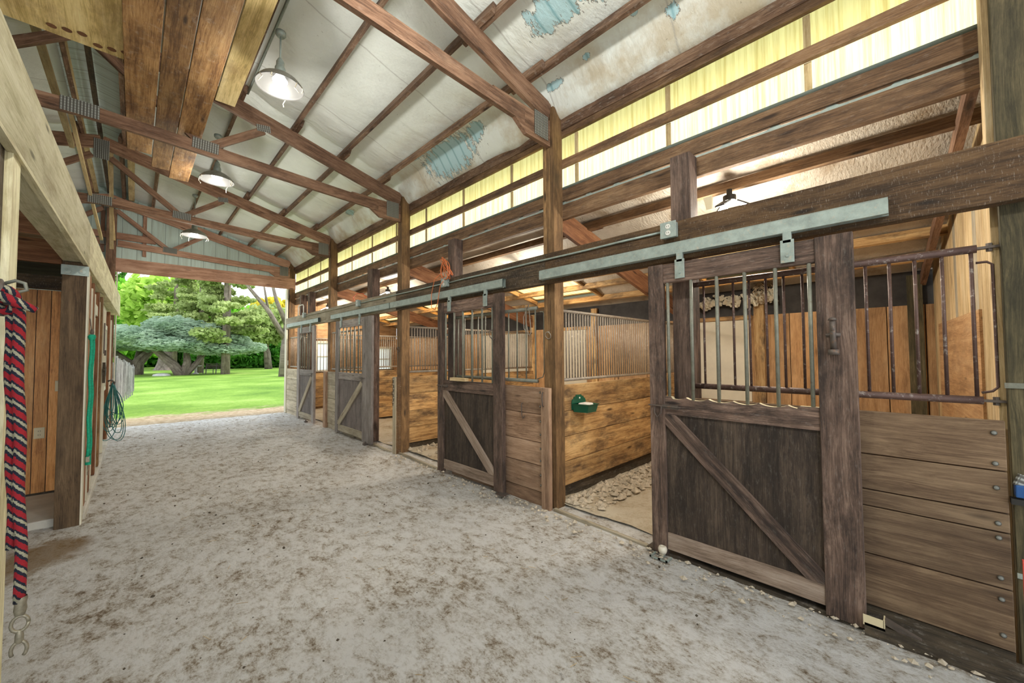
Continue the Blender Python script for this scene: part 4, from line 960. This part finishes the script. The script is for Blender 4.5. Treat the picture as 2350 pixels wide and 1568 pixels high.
# gable studs
for x, l in ((-.52, 'gable upright left of the ridge'), (.12, 'gable upright right of the ridge')):
    one(MB().box(x-.03, x+.03, 11.70, 11.745, 3.70, chord_top(x)+.02, 'z'), 'gable_stud', 'gable_wood', 'thin reddish '+l, 'stud', 'gable studs')
one(MB().box(-1.0, .30, 11.66, 11.70, 4.0, 4.14, 'x'), 'gable_tie', 'gable_wood', 'short reddish cross tie near the gable peak', 'board')
# switch gear on the corner post
t = thing('switch_box', 'small switch box with conduit on the corner post by the far doorway', 'switch', (XR-.02, 11.70, 1.25))
MB().box(XR-.04, XR, 11.64, 11.74, 1.25, 1.38, 'z').build('box', 'galvanised', t)
MB().tube([(XR-.012, 11.66, 1.38), (XR-.012, 11.66, 1.95), (XR-.012, 11.70, 2.0), (XR-.012, 11.74, 2.0)], .008, 6).tube([(XR-.012, 11.69, 1.38), (XR-.012, 11.69, 3.0), (XR-.012, 11.73, 3.05)], .006, 6).build('conduit', 'pipe_dusty', t, smooth=True)

# ------------------------------------------------------------------ left side: pale beam, posts, joists, tack room
def lx(y): return -.405+.0155*y
m = MB()
m.beam((lx(-1)-.075, -1, 2.565), (lx(5.45)-.075, 5.45, 2.565), .15, .40)
m.beam((lx(5.452)-.075, 5.452, 2.565), (lx(11.52)-.075, 11.52, 2.565), .15, .40)
t = thing('side_beam', 'long pale cream-green beam along the left side of the aisle', 'beam', (-.45, 5, 2.36))
m.build('beam', 'pale_beam', t, bevel=.004)
m = MB().beam((lx(-1)-.01, -1, 2.352), (lx(11.5)-.01, 11.5, 2.352), .03, .018); m.build('edge_strip', 'pale_beam', t)
t = thing('timber_post', 'pale near post at the left edge with the red striped lead rope', 'post', (-.45, 2.6, 0))
MB().box(-.53, -.395, 2.50, 2.56, -.02, 2.36, 'z').build('dark_face', 'curb_wood', t); MB().box(-.525, -.372, 2.56, 2.70, -.02, 2.36, 'z').build('pale_face', 'pale_beam', t)
t = thing('timber_post', 'thick brown post standing on the concrete step', 'post', (-.39, 5.33, 0))
MB().box(-.475, -.322, 5.26, 5.42, -.03, 2.36, 'z').build('shaft', 'brown_post', t, bevel=.004)
MB().box(-.322, -.312, 5.265, 5.42, -.02, 2.30, 'z').build('white_edge', 'cream_paint', t)
b_ = MB().box(-.48, -.31, 5.250, 5.258, 2.24, 2.33); 
for xx in (-.44, -.35): b_.lathe([(.022, 0), (.022, .008), (0, .012)], (xx, 5.25, 2.275), 12, ax=Vector((0, -1, 0)))
b_.build('steel_strap', 'galvanised', t)
struct(MB().box(-3.6, -.295, 5.40, 11.6, -.05, .055), 'floor', 'concrete', 'pale concrete step and slab under the tack-room wall', bevel=.01)
for y, z0, z1, mat, l in ((3.3, 2.42, 2.62, 'joist_red', 'nearest loft joist'), (4.4, 2.40, 2.62, 'joist_red', 'middle loft joist'), (5.5, 2.37, 2.58, 'joist_red', 'reddest loft joist, above the thick brown post')):
    one(MB().box(-3.6, -.50, y, y+.045, z0, z1, 'x'), 'loft_joist', mat, l+' behind the pale side beam', 'joist', 'loft joists over the tack room')
one(MB().box(-3.6, -.50, 6.3, 6.4, 2.22, 2.36, 'x'), 'wall_plate', 'header_dark', 'dark plate above the wood panelling', 'board')
struct(MB().box(-3.6, -.44, 2.4, 9, 2.64, 2.67, 'x'), 'ceiling', 'header_grey', 'boarded loft floor over the tack room')
m = MB(); x = -3.4; k = 0
while x < -.46:
    w = [.155, .10, .125, .155, .09][k % 5]; m.box(x, min(x+w-.006, -.44), 6.45, 6.462, .06, 2.22, 'z'); x += w; k += 1
m.box(-3.4, -.44, 6.463, 6.47, .06, 2.22, 'z', 1)
struct(m, 'wall_left', ['panelling', 'tar_paper'], 'orange wood panelling of the tack room')
struct(MB().box(-3.4, -.44, 6.438, 6.45, .055, .075, 'x'), 'baseboard_left', 'curb_wood')
for x, z, l, w in ((-.70, .70, 'ivory double outlet low on the wood panelling', .05), (-.565, 1.19, 'ivory switch plate on the wood panelling beside the brown post', .05)):
    t = thing('wall_plate_cover', l, 'outlet', (x, 6.44, z-.06)); MB().box(x-.038, x+.038, 6.442, 6.449, z-.058, z+.058, 'z').build('plate', 'ivory', t, bevel=.003)
    if z < 1:
        m = MB()
        for dz in (-.02, .02):
            for dx in (-.007, .007): m.box(x+dx-.0015, x+dx+.0015, 6.4405, 6.442, z+dz-.005, z+dz+.006)
        m.build('slots', 'black_iron', t)
    else: MB().box(x-.005, x+.005, 6.434, 6.443, z-.01, z+.01).build('toggle', 'ivory', t)
# wall line beyond the brown post: framed panels
def lx2(y): return -.335+.0060*(y-5.4)
m = MB().beam((-.40, 5.45, 1.2), (-.38, 11.55, 1.2), .04, 2.3); struct(m, 'wall_left', 'cream_board', 'cream boarded wall with framed bays along the left of the aisle')
for k, (ya, yb, mat, x) in enumerate([(5.62, 5.74, 'joist_red', .03), (5.80, 5.86, 'cream_paint', .045), (6.15, 6.24, 'joist_red', .03), (6.30, 6.38, 'cream_paint', .035), (7.0, 7.12, 'joist_red', .03), (7.18, 7.24, 'cream_paint', .03), (7.5, 7.66, 'post_wood', .05), (8.5, 8.6, 'cream_paint', .04), (9.9, 10.05, 'joist_red', .04), (10.6, 10.7, 'cream_paint', .04)]):
    one(MB().box(-.385, -.335+x*.5, ya, yb, .06, 2.30 if mat != 'cream_paint' else 2.2, 'z'), 'wall_trim', mat, ['reddish board directly behind the green lead rope', 'white trim board directly behind the green lead rope', 'second reddish board beyond the green lead rope', 'white trim left of the tan door', 'reddish jamb right of the tan door', 'white trim right of the tan door', 'wide brown upright in the middle of the left wall', 'white trim near the window on the left wall', 'reddish board beyond the hanging hose', 'last white trim before the far doorway'][k], 'trim board', 'upright boards on the left wall')
struct(MB().box(-.375, -.345, 6.40, 6.98, .08, 1.98, 'z'), 'door_2', 'ivory', 'tan tack-room door in the left wall')
m = MB().box(-.385, -.33, 6.30, 7.24, 2.0, 2.12, 'y'); struct(m, 'trim_1', 'cream_paint', 'white head trim over the tan door')
m = MB().box(-.38, -.335, 8.75, 8.80, 1.0, 1.95, 'z').box(-.38, -.335, 9.55, 9.6, 1.0, 1.95, 'z').box(-.38, -.335, 8.75, 9.6, 1.95, 2.02, 'y').box(-.38, -.335, 8.75, 9.6, .95, 1.0, 'y')
struct(m, 'window_7', 'cream_paint', 'white window frame on the left wall')
struct(MB().box(-.372, -.36, 8.8, 9.55, 1.0, 1.95, 'z'), 'window_8', 'galvanised', 'grey pane in the left wall window')

# ------------------------------------------------------------------ ropes, hose
t = thing('lead_rope', 'red black and cream striped lead rope doubled over a hook on the near post', 'rope', (-.33, 2.55, 1.72), 'hanging lead ropes')
a_ = Vector((-.322, 2.50, 0)); b_2 = Vector((-.300, 2.47, 0)); SH = Vector((-.022, -.085, 0))
m = MB(); m.tube([a_+Vector((0, 0, 1.70-i*.05+0)) + Vector((.003*math.sin(i*.9), 0, 0))+SH*(1-i/23) for i in range(20)], .0165, 14, tw=1.0); m.build('rope_fall', 'striped_rope', t, smooth=True)
m = MB(); m.tube([b_2+Vector((.0, 0, 1.69-i*.05)) + Vector((.003*math.sin(i*.7+1), 0, 0))+SH*(1-i/23) for i in range(24)], .0170, 14, tw=1.0); m.build('rope_fall', 'striped_rope', t, smooth=True)
c0 = Vector((-.315, 2.47, 1.735))+SH
m = MB(); m.tube([c0+Vector((.045*math.sin(a)*.6, -.02*math.cos(a), .05*math.cos(a)*.7-.01))+Vector((.012*a/6-.02, 0, -.004*a)) for a in [i*.42 for i in range(16)]], .016, 12); m.build('knot', 'striped_rope', t, smooth=True)
m = MB(); m.tube([c0+Vector((-.03, -.03, -.0)), c0+Vector((.02, -.045, -.03)), c0+Vector((.065, -.045, -.055))], [.017, .018, .012], 12); m.build('rope_tail', 'striped_rope', t, smooth=True)
zb = 1.69-23*.05
m = MB(); m.lathe([(.017, .05), (.019, .04), (.016, .02), (.018, .0), (.014, -.02)], b_2+Vector((0, 0, zb-.03)), 12)
m.tube([b_2+Vector((.022*math.cos(a), 0, zb-.085+.03*math.sin(a))) for a in [i*math.pi/8 for i in range(17)]], .006, 8)
m.lathe([(.008, 0), (.012, -.02), (.012, -.04), (.008, -.05)], b_2+Vector((0, 0, zb-.11)), 10)
m.tube([b_2+Vector((.020*math.cos(a), .0, zb-.185+.032*math.sin(a))) for a in [-.9+i*.33 for i in range(15)]], .006, 8)
m.build('snap_clip', 'brass', t, smooth=True)
t = thing('rope_hook', 'rusty iron hook plate on the near post holding the striped rope', 'hook', (-.37, 2.45, 1.68))
MB().tube([(-0.380, 2.440, 1.80), (-0.374, 2.430, 1.76), (-0.370, 2.425, 1.70), (-0.374, 2.430, 1.66)], [.012, .022, .022, .014], 10).build('plate', 'iron', t, smooth=True)
MB().tube([(-0.367, 2.440, 1.785), (-0.337, 2.430, 1.80), (-0.312, 2.420, 1.79), (-0.307, 2.420, 1.765), (-0.327, 2.420, 1.755), (-0.337, 2.420, 1.735), (-0.337, 2.420, 1.70)], .0065, 8).tube([(-0.357, 2.425, 1.77), (-0.352, 2.420, 1.73), (-0.342, 2.420, 1.70)], .007, 8).build('ring', 'pipe_green', t, smooth=True)
t = thing('lead_rope', 'green lead rope hanging from the thick brown post', 'rope', (-.29, 5.32, 1.7), 'hanging lead ropes')
m = MB()
for dx, dy in ((0, 0), (.012, .03), (-.004, .05)): m.tube([(-.288+dx+.004*math.sin(i*.8), 5.33+dy, 1.68-.055*i) for i in range(21)], .0105, 8)
m.build('rope_falls', 'green_rope', t, smooth=True)
MB().lathe([(.02, 0), (.028, -.02), (.02, -.05)], (-.285, 5.35, 1.71), 10).build('knot', 'green_rope', t, smooth=True)
MB().tube([(-.30, 5.33, 1.86), (-.29, 5.34, 1.76), (-.285, 5.35, 1.70)], .004, 6).lathe([(.01, 0), (.014, -.03), (.008, -.06)], (-.285, 5.35, 1.76), 8).build('hook_ring', 'iron', t)
m = MB(); m.box(-.30, -.275, 5.33, 5.37, .53, .585); m.lathe([(.006, 0), (.006, -.08)], (-.286, 5.35, .53), 8)
m.tube([(-.286, 5.35+.018*math.cos(a), .435+.025*math.sin(a)) for a in [i*math.pi/6 for i in range(13)]], .004, 6); m.build('snap_clip', 'brass', t)
MB().tube([(-.286, 5.36, .585), (-.286, 5.36, .50)], .02, 8).build('rope_end', 'green_rope', t)
# garden hose / wire coil hanging near the far doorway
t = thing('cord_bundle', 'tangled blue-green cord bundle hanging on the left wall by the far doorway', 'cord', (-.2, 9.2, 1.05))
rnd = random.Random(11); m = MB()
for k in range(13):
    L = rnd.uniform(.45, .95); w = rnd.uniform(.03, .12); tl = rnd.uniform(-.05, .10); yy = 9.2+rnd.uniform(-.06, .06); top = 1.06
    pts = []
    for i in range(25):
        a = 2*math.pi*i/24; u = (1-math.cos(a))/2
        pts.append(Vector((-.24+tl*u+w*math.sin(a)*(.25+u), yy+.03*math.sin(a*2+k), top-L*u+.02*math.sin(3*a+k))))
    m.tube(pts, .0055, 6)
m.build('loops', 'hose_green', t, smooth=True)
MB().tube([(-.30, 9.2, 1.10), (-.26, 9.2, 1.12), (-.22, 9.2, 1.08), (-.24, 9.2, 1.02), (-.28, 9.2, 1.03)], .014, 8).build('tie', 'header_grey' if False else 'iron', t, smooth=True)
t = thing('wall_tool', 'hanging metal strap and leather flap on the left wall above the cord bundle', 'tool', (-.30, 8.3, 1.3))
MB().box(-.325, -.31, 8.28, 8.32, 1.55, 2.0, 'z').tube([(-.305, 8.30, 1.60), (-.305, 8.30, 1.52)], .012, 6).build('strap', 'iron', t)
MB().prism([(8.2, 1.42), (8.6, 1.30), (8.25, 1.12)], -.325, -.295, ax='x').build('flap', 'curb_wood', t)

# things on the near right post
t = thing('post_clamp', 'blue plastic clamp with a grey lever on the dark post at the right edge', 'clamp', (2.90, -.33, .82))
MB().box(2.90, 2.955, -.352, -.318, .835, .89).build('body', 'blue_plastic', t, bevel=.004)
MB().beam((2.92, -.326, .885), (2.93, -.345, .935), .012, .03).build('lever', 'plate', t)
MB().box(2.905, 2.95, -.345, -.305, .80, .826).build('jaw', 'black_iron', t)
one(MB().box(2.944, 2.95, -.40, -.316, .455, .478, 'y'), 'steel_strap', 'galvanised', 'lower short steel strap on the dark post at the right edge', 'strap', 'steel straps on the dark post')
one(MB().box(2.944, 2.95, -.40, -.306, 1.33, 1.355, 'y'), 'steel_strap', 'pipe_green', 'upper short steel strap on the dark post at the right edge', 'strap', 'steel straps on the dark post')
one(MB().box(2.70, 2.72, -.334, -.306, .08, .62, 'z'), 'red_edge', 'red_paint', 'sliver of a red painted board at the right edge of the view', 'board')

# ------------------------------------------------------------------ loose soil
def clods(lab, n, fx, mat='clod', seed=1, smax=.05):
    rnd = random.Random(seed); m = MB()
    for i in range(n):
        x, y = fx(rnd); s = smax*rnd.random()**3.6+.005
        n0 = len(m.v); d = [Vector((1, 0, 0)), Vector((-1, 0, 0)), Vector((0, 1, 0)), Vector((0, -1, 0)), Vector((0, 0, .7)), Vector((0, 0, -.7))]
        rz = rnd.random()*6; 
        for p in d:
            q = Matrix.Rotation(rz, 3, 'Z') @ p; m.v.append(Vector((x, y, .02+s*.3))+q*s*rnd.uniform(.7, 1.3)); m.g.append((0, 0, 0))
        for a, b, c in ((0, 2, 4), (2, 1, 4), (1, 3, 4), (3, 0, 4), (2, 0, 5), (1, 2, 5), (3, 1, 5), (0, 3, 5)): m.f.append([n0+a, n0+b, n0+c]); m.mi.append(0)
    tag(m.build('soil_clods', mat), lab, 'soil', kind='stuff')
clods('crumbled tan soil clods along the foot of the partition with the feeder', 1300, lambda r: (3.13+2.8*r.random()**1.2, 2.46-.38*r.random()**2.0), seed=2)
clods('crumbled soil inside the second stall', 500, lambda r: (3.1+2.2*r.random(), 5.5-.6*r.random()**1.5), seed=3)
clods('small crumbs of soil along the foot of the stall fronts', 500, lambda r: (2.83-.22*r.random()**2, -.6+6*r.random()), seed=4, smax=.02)
clods('small dark droppings and crumbs scattered on the aisle', 260, lambda r: (-.2+3*r.random(), .8+10.5*r.random()), 'curb_wood', 5, .009)
m = MB(); rnd = random.Random(21)
for i in range(150):
    x = rnd.uniform(.3, 2.8); y = rnd.uniform(.3, 8); a = rnd.uniform(0, 6.28); L = rnd.uniform(.02, .07); z = floor_z(x, y)+.004
    m.beam((x, y, z), (x+L*math.cos(a), y+L*math.sin(a), z+.004), .002, .002)
tag(m.build('straw_bits', 'end_siding'), 'stray bits of straw on the dusty aisle', 'straw', kind='stuff')

# ------------------------------------------------------------------ outdoors
def blob_tree(name, lab, x, y, trunk, blobs, mat, dens=900, leafs=.30, cat='tree', grp='trees beyond the lawn', seed=1, flat=1.0, barkmat='bark'):
    rnd = random.Random(seed); t = thing(name, lab, cat, (x, y, 0), grp)
    if trunk:
        m = MB()
        for pts, rr in trunk: m.tube([Vector(p)+Vector((x, y, 0)) for p in pts], rr, 9)
        m.build('trunk', barkmat, t, smooth=True)
    m = MB()
    for (bx, by, bz, rx, ry, rz) in blobs:
        nn = int(dens*(rx*ry*rz)**.55)
        for i in range(nn):
            d = Vector((rnd.gauss(0, 1), rnd.gauss(0, 1), rnd.gauss(0, 1))).normalized()*(rnd.random()**.38)
            c = Vector((x+bx+d.x*rx, y+by+d.y*ry, bz+d.z*rz*(1+.25*math.sin(d.x*9)*math.cos(d.y*7))))
            s = leafs*rnd.uniform(.5, 1.3)
            u = Vector((rnd.gauss(0, 1), rnd.gauss(0, 1), rnd.gauss(0, 1)*flat)).normalized(); w = u.orthogonal().normalized(); w = Matrix.Rotation(rnd.random()*6.28, 3, u) @ w; v = u.cross(w)
            if flat < .5: w, v = Vector((math.cos(i), math.sin(i), rnd.uniform(-.2, .3)))*1.2, Vector((rnd.uniform(-.4, .4), rnd.uniform(-.4, .4), 1))*.45
            m.quad(c-w*s-v*s*.6, c+w*s-v*s*.6, c+w*s*.6+v*s*.6, c-w*s*.7+v*s*.6)
    m.build('foliage', mat, t)
    return t
def at_px(u, depth):   # plan position seen at picture column u, this far along the view axis
    yaw = R_(44.26); r = (u-1175)/890.2*depth
    return (depth*math.sin(yaw)+r*math.cos(yaw), depth*math.cos(yaw)-r*math.sin(yaw))
# blue-green spreading cedars
x, y = at_px(313, 33)
blob_tree('spreading_cedar', 'blue-green spreading tree at the left of the doorway, with a forked trunk', x, y, [([(0, 0, -.1), (.1, 0, 1), (1.0, .2, 2.2), (1.6, .3, 2.9)], [.5, .42, .28, .15]), ([(-.1, 0, 0), (-.5, 0, 1.0), (-1.8, .2, 2.3), (-2.6, 0, 2.8)], [.4, .34, .22, .12]), ([(0, 0, .2), (.3, .8, 2.9)], [.4, .12])],
          [(-3.6, 0, 3.1, 2.6, 2.2, .7), (-1.2, 0, 3.3, 2.6, 2.4, .85), (1.2, .3, 3.2, 2.3, 2.2, .8), (-2.6, -1, 2.4, 2.3, 1.8, .5), (.4, -.8, 2.5, 2.2, 1.8, .5)], 'leaf_blue', 2600, .13, seed=2, flat=.3)
x, y = at_px(418, 32)
blob_tree('spreading_cedar', 'broad blue-green spreading tree in the middle of the lawn', x, y, [([(0, 0, -.1), (-.5, 0, .8), (-1.6, .1, 2.0), (-2.4, .2, 2.9)], [.42, .34, .24, .14]), ([(.1, 0, 0), (.35, 0, 1.0), (.2, 0, 2.6)], [.36, .28, .14]), ([(.2, 0, 0), (.9, 0, .9), (1.8, .2, 2.2)], [.28, .22, .1])],
          [(-.6, 0, 4.0, 1.9, 1.8, .75), (-2.6, 0, 3.1, 2.1, 2, .75), (.8, 0, 3.5, 2.3, 2, .9), (2.6, .2, 2.9, 2.2, 2, .75), (4.3, .3, 2.3, 1.8, 1.5, .55), (-.5, -1, 2.5, 2.6, 1.8, .55), (2.2, -.9, 2.1, 2.4, 1.5, .5)], 'leaf_blue', 2600, .13, seed=3, flat=.3)
def conifer(u, dep, h, lab, mat, seed, tr=.28, wid=2.6, z0=2.5, leafs=.15, dens=620):
    rnd = random.Random(seed); x, y = at_px(u, dep)
    bl = []
    z = z0
    while z < h:
        w = wid*(1-(z-z0)/(h-z0+1)*.75)
        for k in range(5):
            a = rnd.random()*6.28; q = w*rnd.uniform(.35, .8); bl.append((q*math.cos(a), q*math.sin(a), z+rnd.uniform(-.4, .4)-q*.12, w*rnd.uniform(.25, .45), w*rnd.uniform(.25, .45), rnd.uniform(.18, .40)))
        z += .8
    return blob_tree('tall_conifer', lab, x, y, [([(0, 0, -.1), (.05, 0, h*.5), (0, 0, h)], [tr, tr*.75, .05])], bl, mat, dens, leafs, seed=seed)
conifer(460, 36, 15, 'olive larch standing right behind the broad blue-green tree', 'leaf_olive', 4, z0=3.2, wid=3.0)
conifer(518, 33, 15, 'tall straight-trunked conifer beside the bench', 'leaf_olive', 5, .34, wid=2.8, z0=3.4)
conifer(400, 44, 16, 'olive conifer behind the broad blue-green tree', 'leaf_olive', 6, wid=3.8, z0=3.5, dens=360)
conifer(268, 60, 15, 'dark conifer far off at the left edge of the doorway', 'leaf_dark', 7, wid=2.4, z0=6)
x, y = at_px(320, 52); blob_tree('leafy_tree', 'bright green maple behind the left spreading tree', x, y, [([(0, 0, 0), (0, 0, 6)], [.5, .3])], [(-5, 0, 5, 4.5, 3, 3.5), (0, 0, 8.5, 3.8, 3, 3.2), (-2, 0, 4, 5, 3, 3.6), (3.5, 1, 7.5, 3, 3, 3.4)], 'leaf_bright', 420, .42, seed=8)
x, y = at_px(382, 50); blob_tree('leafy_tree', 'lime green tree between the maple and the conifers', x, y, [([(0, 0, 0), (0, 0, 7)], [.4, .3])], [(-1.5, 0, 8, 3.2, 3, 3.6), (1, 0, 5.5, 4, 3, 3), (2, 0, 9.5, 2.5, 2.5, 2.6)], 'leaf_lime', 420, .40, seed=9)
x, y = at_px(560, 52); blob_tree('leafy_tree', 'green leafy tree behind the tall conifer', x, y, [([(0, 0, 0), (0, 0, 5)], [.4, .3])], [(0, 0, 4.5, 3.4, 3, 3.2), (-2.5, 0, 6, 3, 3, 3), (3, 0, 3.4, 2.5, 2.5, 2.2)], 'leaf_bright', 420, .40, seed=10)
x, y = at_px(617, 46); blob_tree('leafy_tree', 'feathery pale tree with a pale leaning trunk', x, y, [([(0, 0, -.1), (-.15, 0, 1.8), (-.5, 0, 3.2), (-1.4, 0, 5.5)], [.42, .36, .3, .15]), ([(-.3, 0, 2.6), (.6, 0, 4.6)], [.25, .1])], [(0, 0, 5.6, 3.4, 3, 1.9), (-1.5, 0, 3.9, 2.6, 2.4, 1.3), (1.8, 0, 4.2, 2.2, 2, 1.4)], 'leaf_olive', 420, .24, seed=11)
x, y = at_px(622, 64); blob_tree('leafy_tree', 'yellow-orange leafed tree at the right of the doorway', x, y, [([(0, 0, 0), (0, 0, 7)], [.4, .3])], [(0, 0, 9, 3.2, 3, 2.0), (-2.5, 0, 7.6, 2.2, 2, 1.6)], 'leaf_yellow', 420, .40, seed=12)
x, y = at_px(657, 29); blob_tree('leafy_tree', 'bare grey branching tree beside the right door jamb', x, y, [([(0, 0, -.1), (0, 0, 2), (.15, 0, 4.5), (.5, 0, 9)], [.50, .38, .26, .12]), ([(0, 0, 2.6), (-1.2, 0, 4.8), (-2.6, 0, 6.6), (-3.6, 0, 7.6)], [.22, .16, .1, .05]), ([(.1, 0, 3.6), (-.7, 0, 5.6), (-1.3, 0, 8.2)], [.2, .13, .06]), ([(-1.2, 0, 4.8), (-1.6, 0, 7.2)], [.1, .04]), ([(.05, 0, 3.2), (.8, 0, 6)], [.2, .08])], [(.6, 0, 8.6, 1.6, 1.5, .9), (-2.2, 0, 8.2, 1.5, 1.2, .6)], 'leaf_olive', 260, .14, seed=13, barkmat='bark')
for k, (u, dep, l) in enumerate([(300, 62, 'clipped hedge far left behind the trees'), (430, 60, 'hedge behind the broad blue-green tree'), (545, 50, 'dark green hedge behind the bench'), (640, 52, 'dark green hedge at the right of the doorway')]):
    x, y = at_px(u, dep); blob_tree('garden_hedge', l, x, y, None, [(-4, 0, 1.6, 3.2, 2, 1.9), (0, 0, 1.8, 3.4, 2, 2.1), (4, 0, 1.7, 3.2, 2, 2.0)], 'leaf_dark', 520, .34, 'hedge', 'hedges behind the lawn', 20+k)
# backdrop woodland, one row of far trees
for k in range(9):
    u = 180+k*65; x, y = at_px(u, 82+4*(k % 3)); h = (9.5, 11, 8.5)[k % 3]
    blob_tree('far_tree', '%s tree of the distant woodland row, counting from the left' % ['first', 'second', 'third', 'fourth', 'fifth', 'sixth', 'seventh', 'eighth', 'ninth'][k], x, y, None, [(0, 0, h*.45, 5.0, 3.5, h*.5), (2.5, 0, h*.3, 4, 3, h*.32)], ['leaf_dark', 'leaf_bright', 'leaf_olive'][k % 3], 200, .75, grp='distant woodland', seed=40+k)
# bench, bird bath, stump, fence
x, y = at_px(490, 33)
t = thing('park_bench', 'slatted garden bench on the lawn', 'bench', (x, y, 0)); d = Vector((math.cos(R_(-38)), math.sin(R_(-38)), 0)); n_ = Vector((-d.y, d.x, 0)); c = Vector((x, y, 0))
m = MB()
for i in range(4): m.beam(c-d*.85+n_*(.10*i)+Vector((0, 0, .45)), c+d*.85+n_*(.10*i)+Vector((0, 0, .45)), .07, .03)
m.build('seat_slats', 'curb_wood', t)
m = MB()
for i in range(3): m.beam(c-d*.85+n_*(.38+.03*i)+Vector((0, 0, .58+.13*i)), c+d*.85+n_*(.38+.03*i)+Vector((0, 0, .58+.13*i)), .03, .08)
m.build('back_slats', 'curb_wood', t)
for s_ in (-.8, 0, .8):
    MB().beam(c+d*s_+Vector((0, 0, 0)), c+d*s_+Vector((0, 0, .45)), .05, .05, (0, 1, 0)).beam(c+d*s_+n_*.36, c+d*s_+n_*.46+Vector((0, 0, .92)), .05, .05).beam(c+d*s_+Vector((0, 0, .42)), c+d*s_+n_*.4+Vector((0, 0, .42)), .05, .05).build('leg_frame', 'black_iron', t)
x, y = at_px(450, 33.5)
t = thing('bird_bath', 'small stone bird bath beside the bench', 'bird bath', (x, y, 0))
MB().lathe([(.22, 0), (.2, .06), (.09, .12), (.08, .52), (.14, .58)], (x, y, 0), 14).build('pedestal', 'stone', t, smooth=True)
MB().lathe([(.10, .56), (.30, .62), (.46, .72), (.44, .73), (.28, .66), (0, .64)], (x, y, 0), 18).build('basin', 'stone', t, smooth=True)
x, y = at_px(383, 44); m = MB(); rnd = random.Random(4)
prof = [(1.25, -.1), (1.0, .3), (.85, .8), (.85, 1.4), (.8, 1.9), (.55, 2.1), (0, 1.9)]
m.lathe(prof, (x, y, 0), 22)
m.v = [Vector((x+(v.x-x)*(1+.3*nz(v.x*2, v.y*2, v.z, 1)), y+(v.y-y)*(1+.3*nz(v.x*2, v.y*2, v.z+4, 1)), v.z)) for v in m.v]
one(m, 'tree_stump', 'bark', 'huge pale weathered tree stump behind the broad blue-green tree', 'stump', smooth=True)
x, y = at_px(372, 31); one(MB().lathe([(.6, -.05), (.5, .10), (.3, .16), (0, .18)], (x, y, 0), 12), 'flat_stone', 'stone', 'low flat stone in the grass left of the broad tree', 'stone', smooth=True)
t = thing('board_fence', 'silvery weathered board fence just outside the doorway on the left', 'fence', (-.3, 15, 0))
m = MB(); rnd = random.Random(9)
for i in range(26):
    yy = 12.6+i*.16; m.box(-.30+.012*i-.012+rnd.uniform(0, .02), -.275+.012*i, yy, yy+.14, .55-.2*(i % 3)*.5, 1.50-.012*i+rnd.uniform(-.06, .05), 'z')
m.build('boards', 'silver_fence', t)
MB().box(-.36, -.31, 12.5, 17, .9, 1.0, 'y').build('fence_rail', 'silver_fence', t)
for yy in (12.8, 14.8, 16.8): MB().box(-.42, -.32, yy, yy+.1, 0, 1.35, 'z').build('fence_post', 'silver_fence', t)
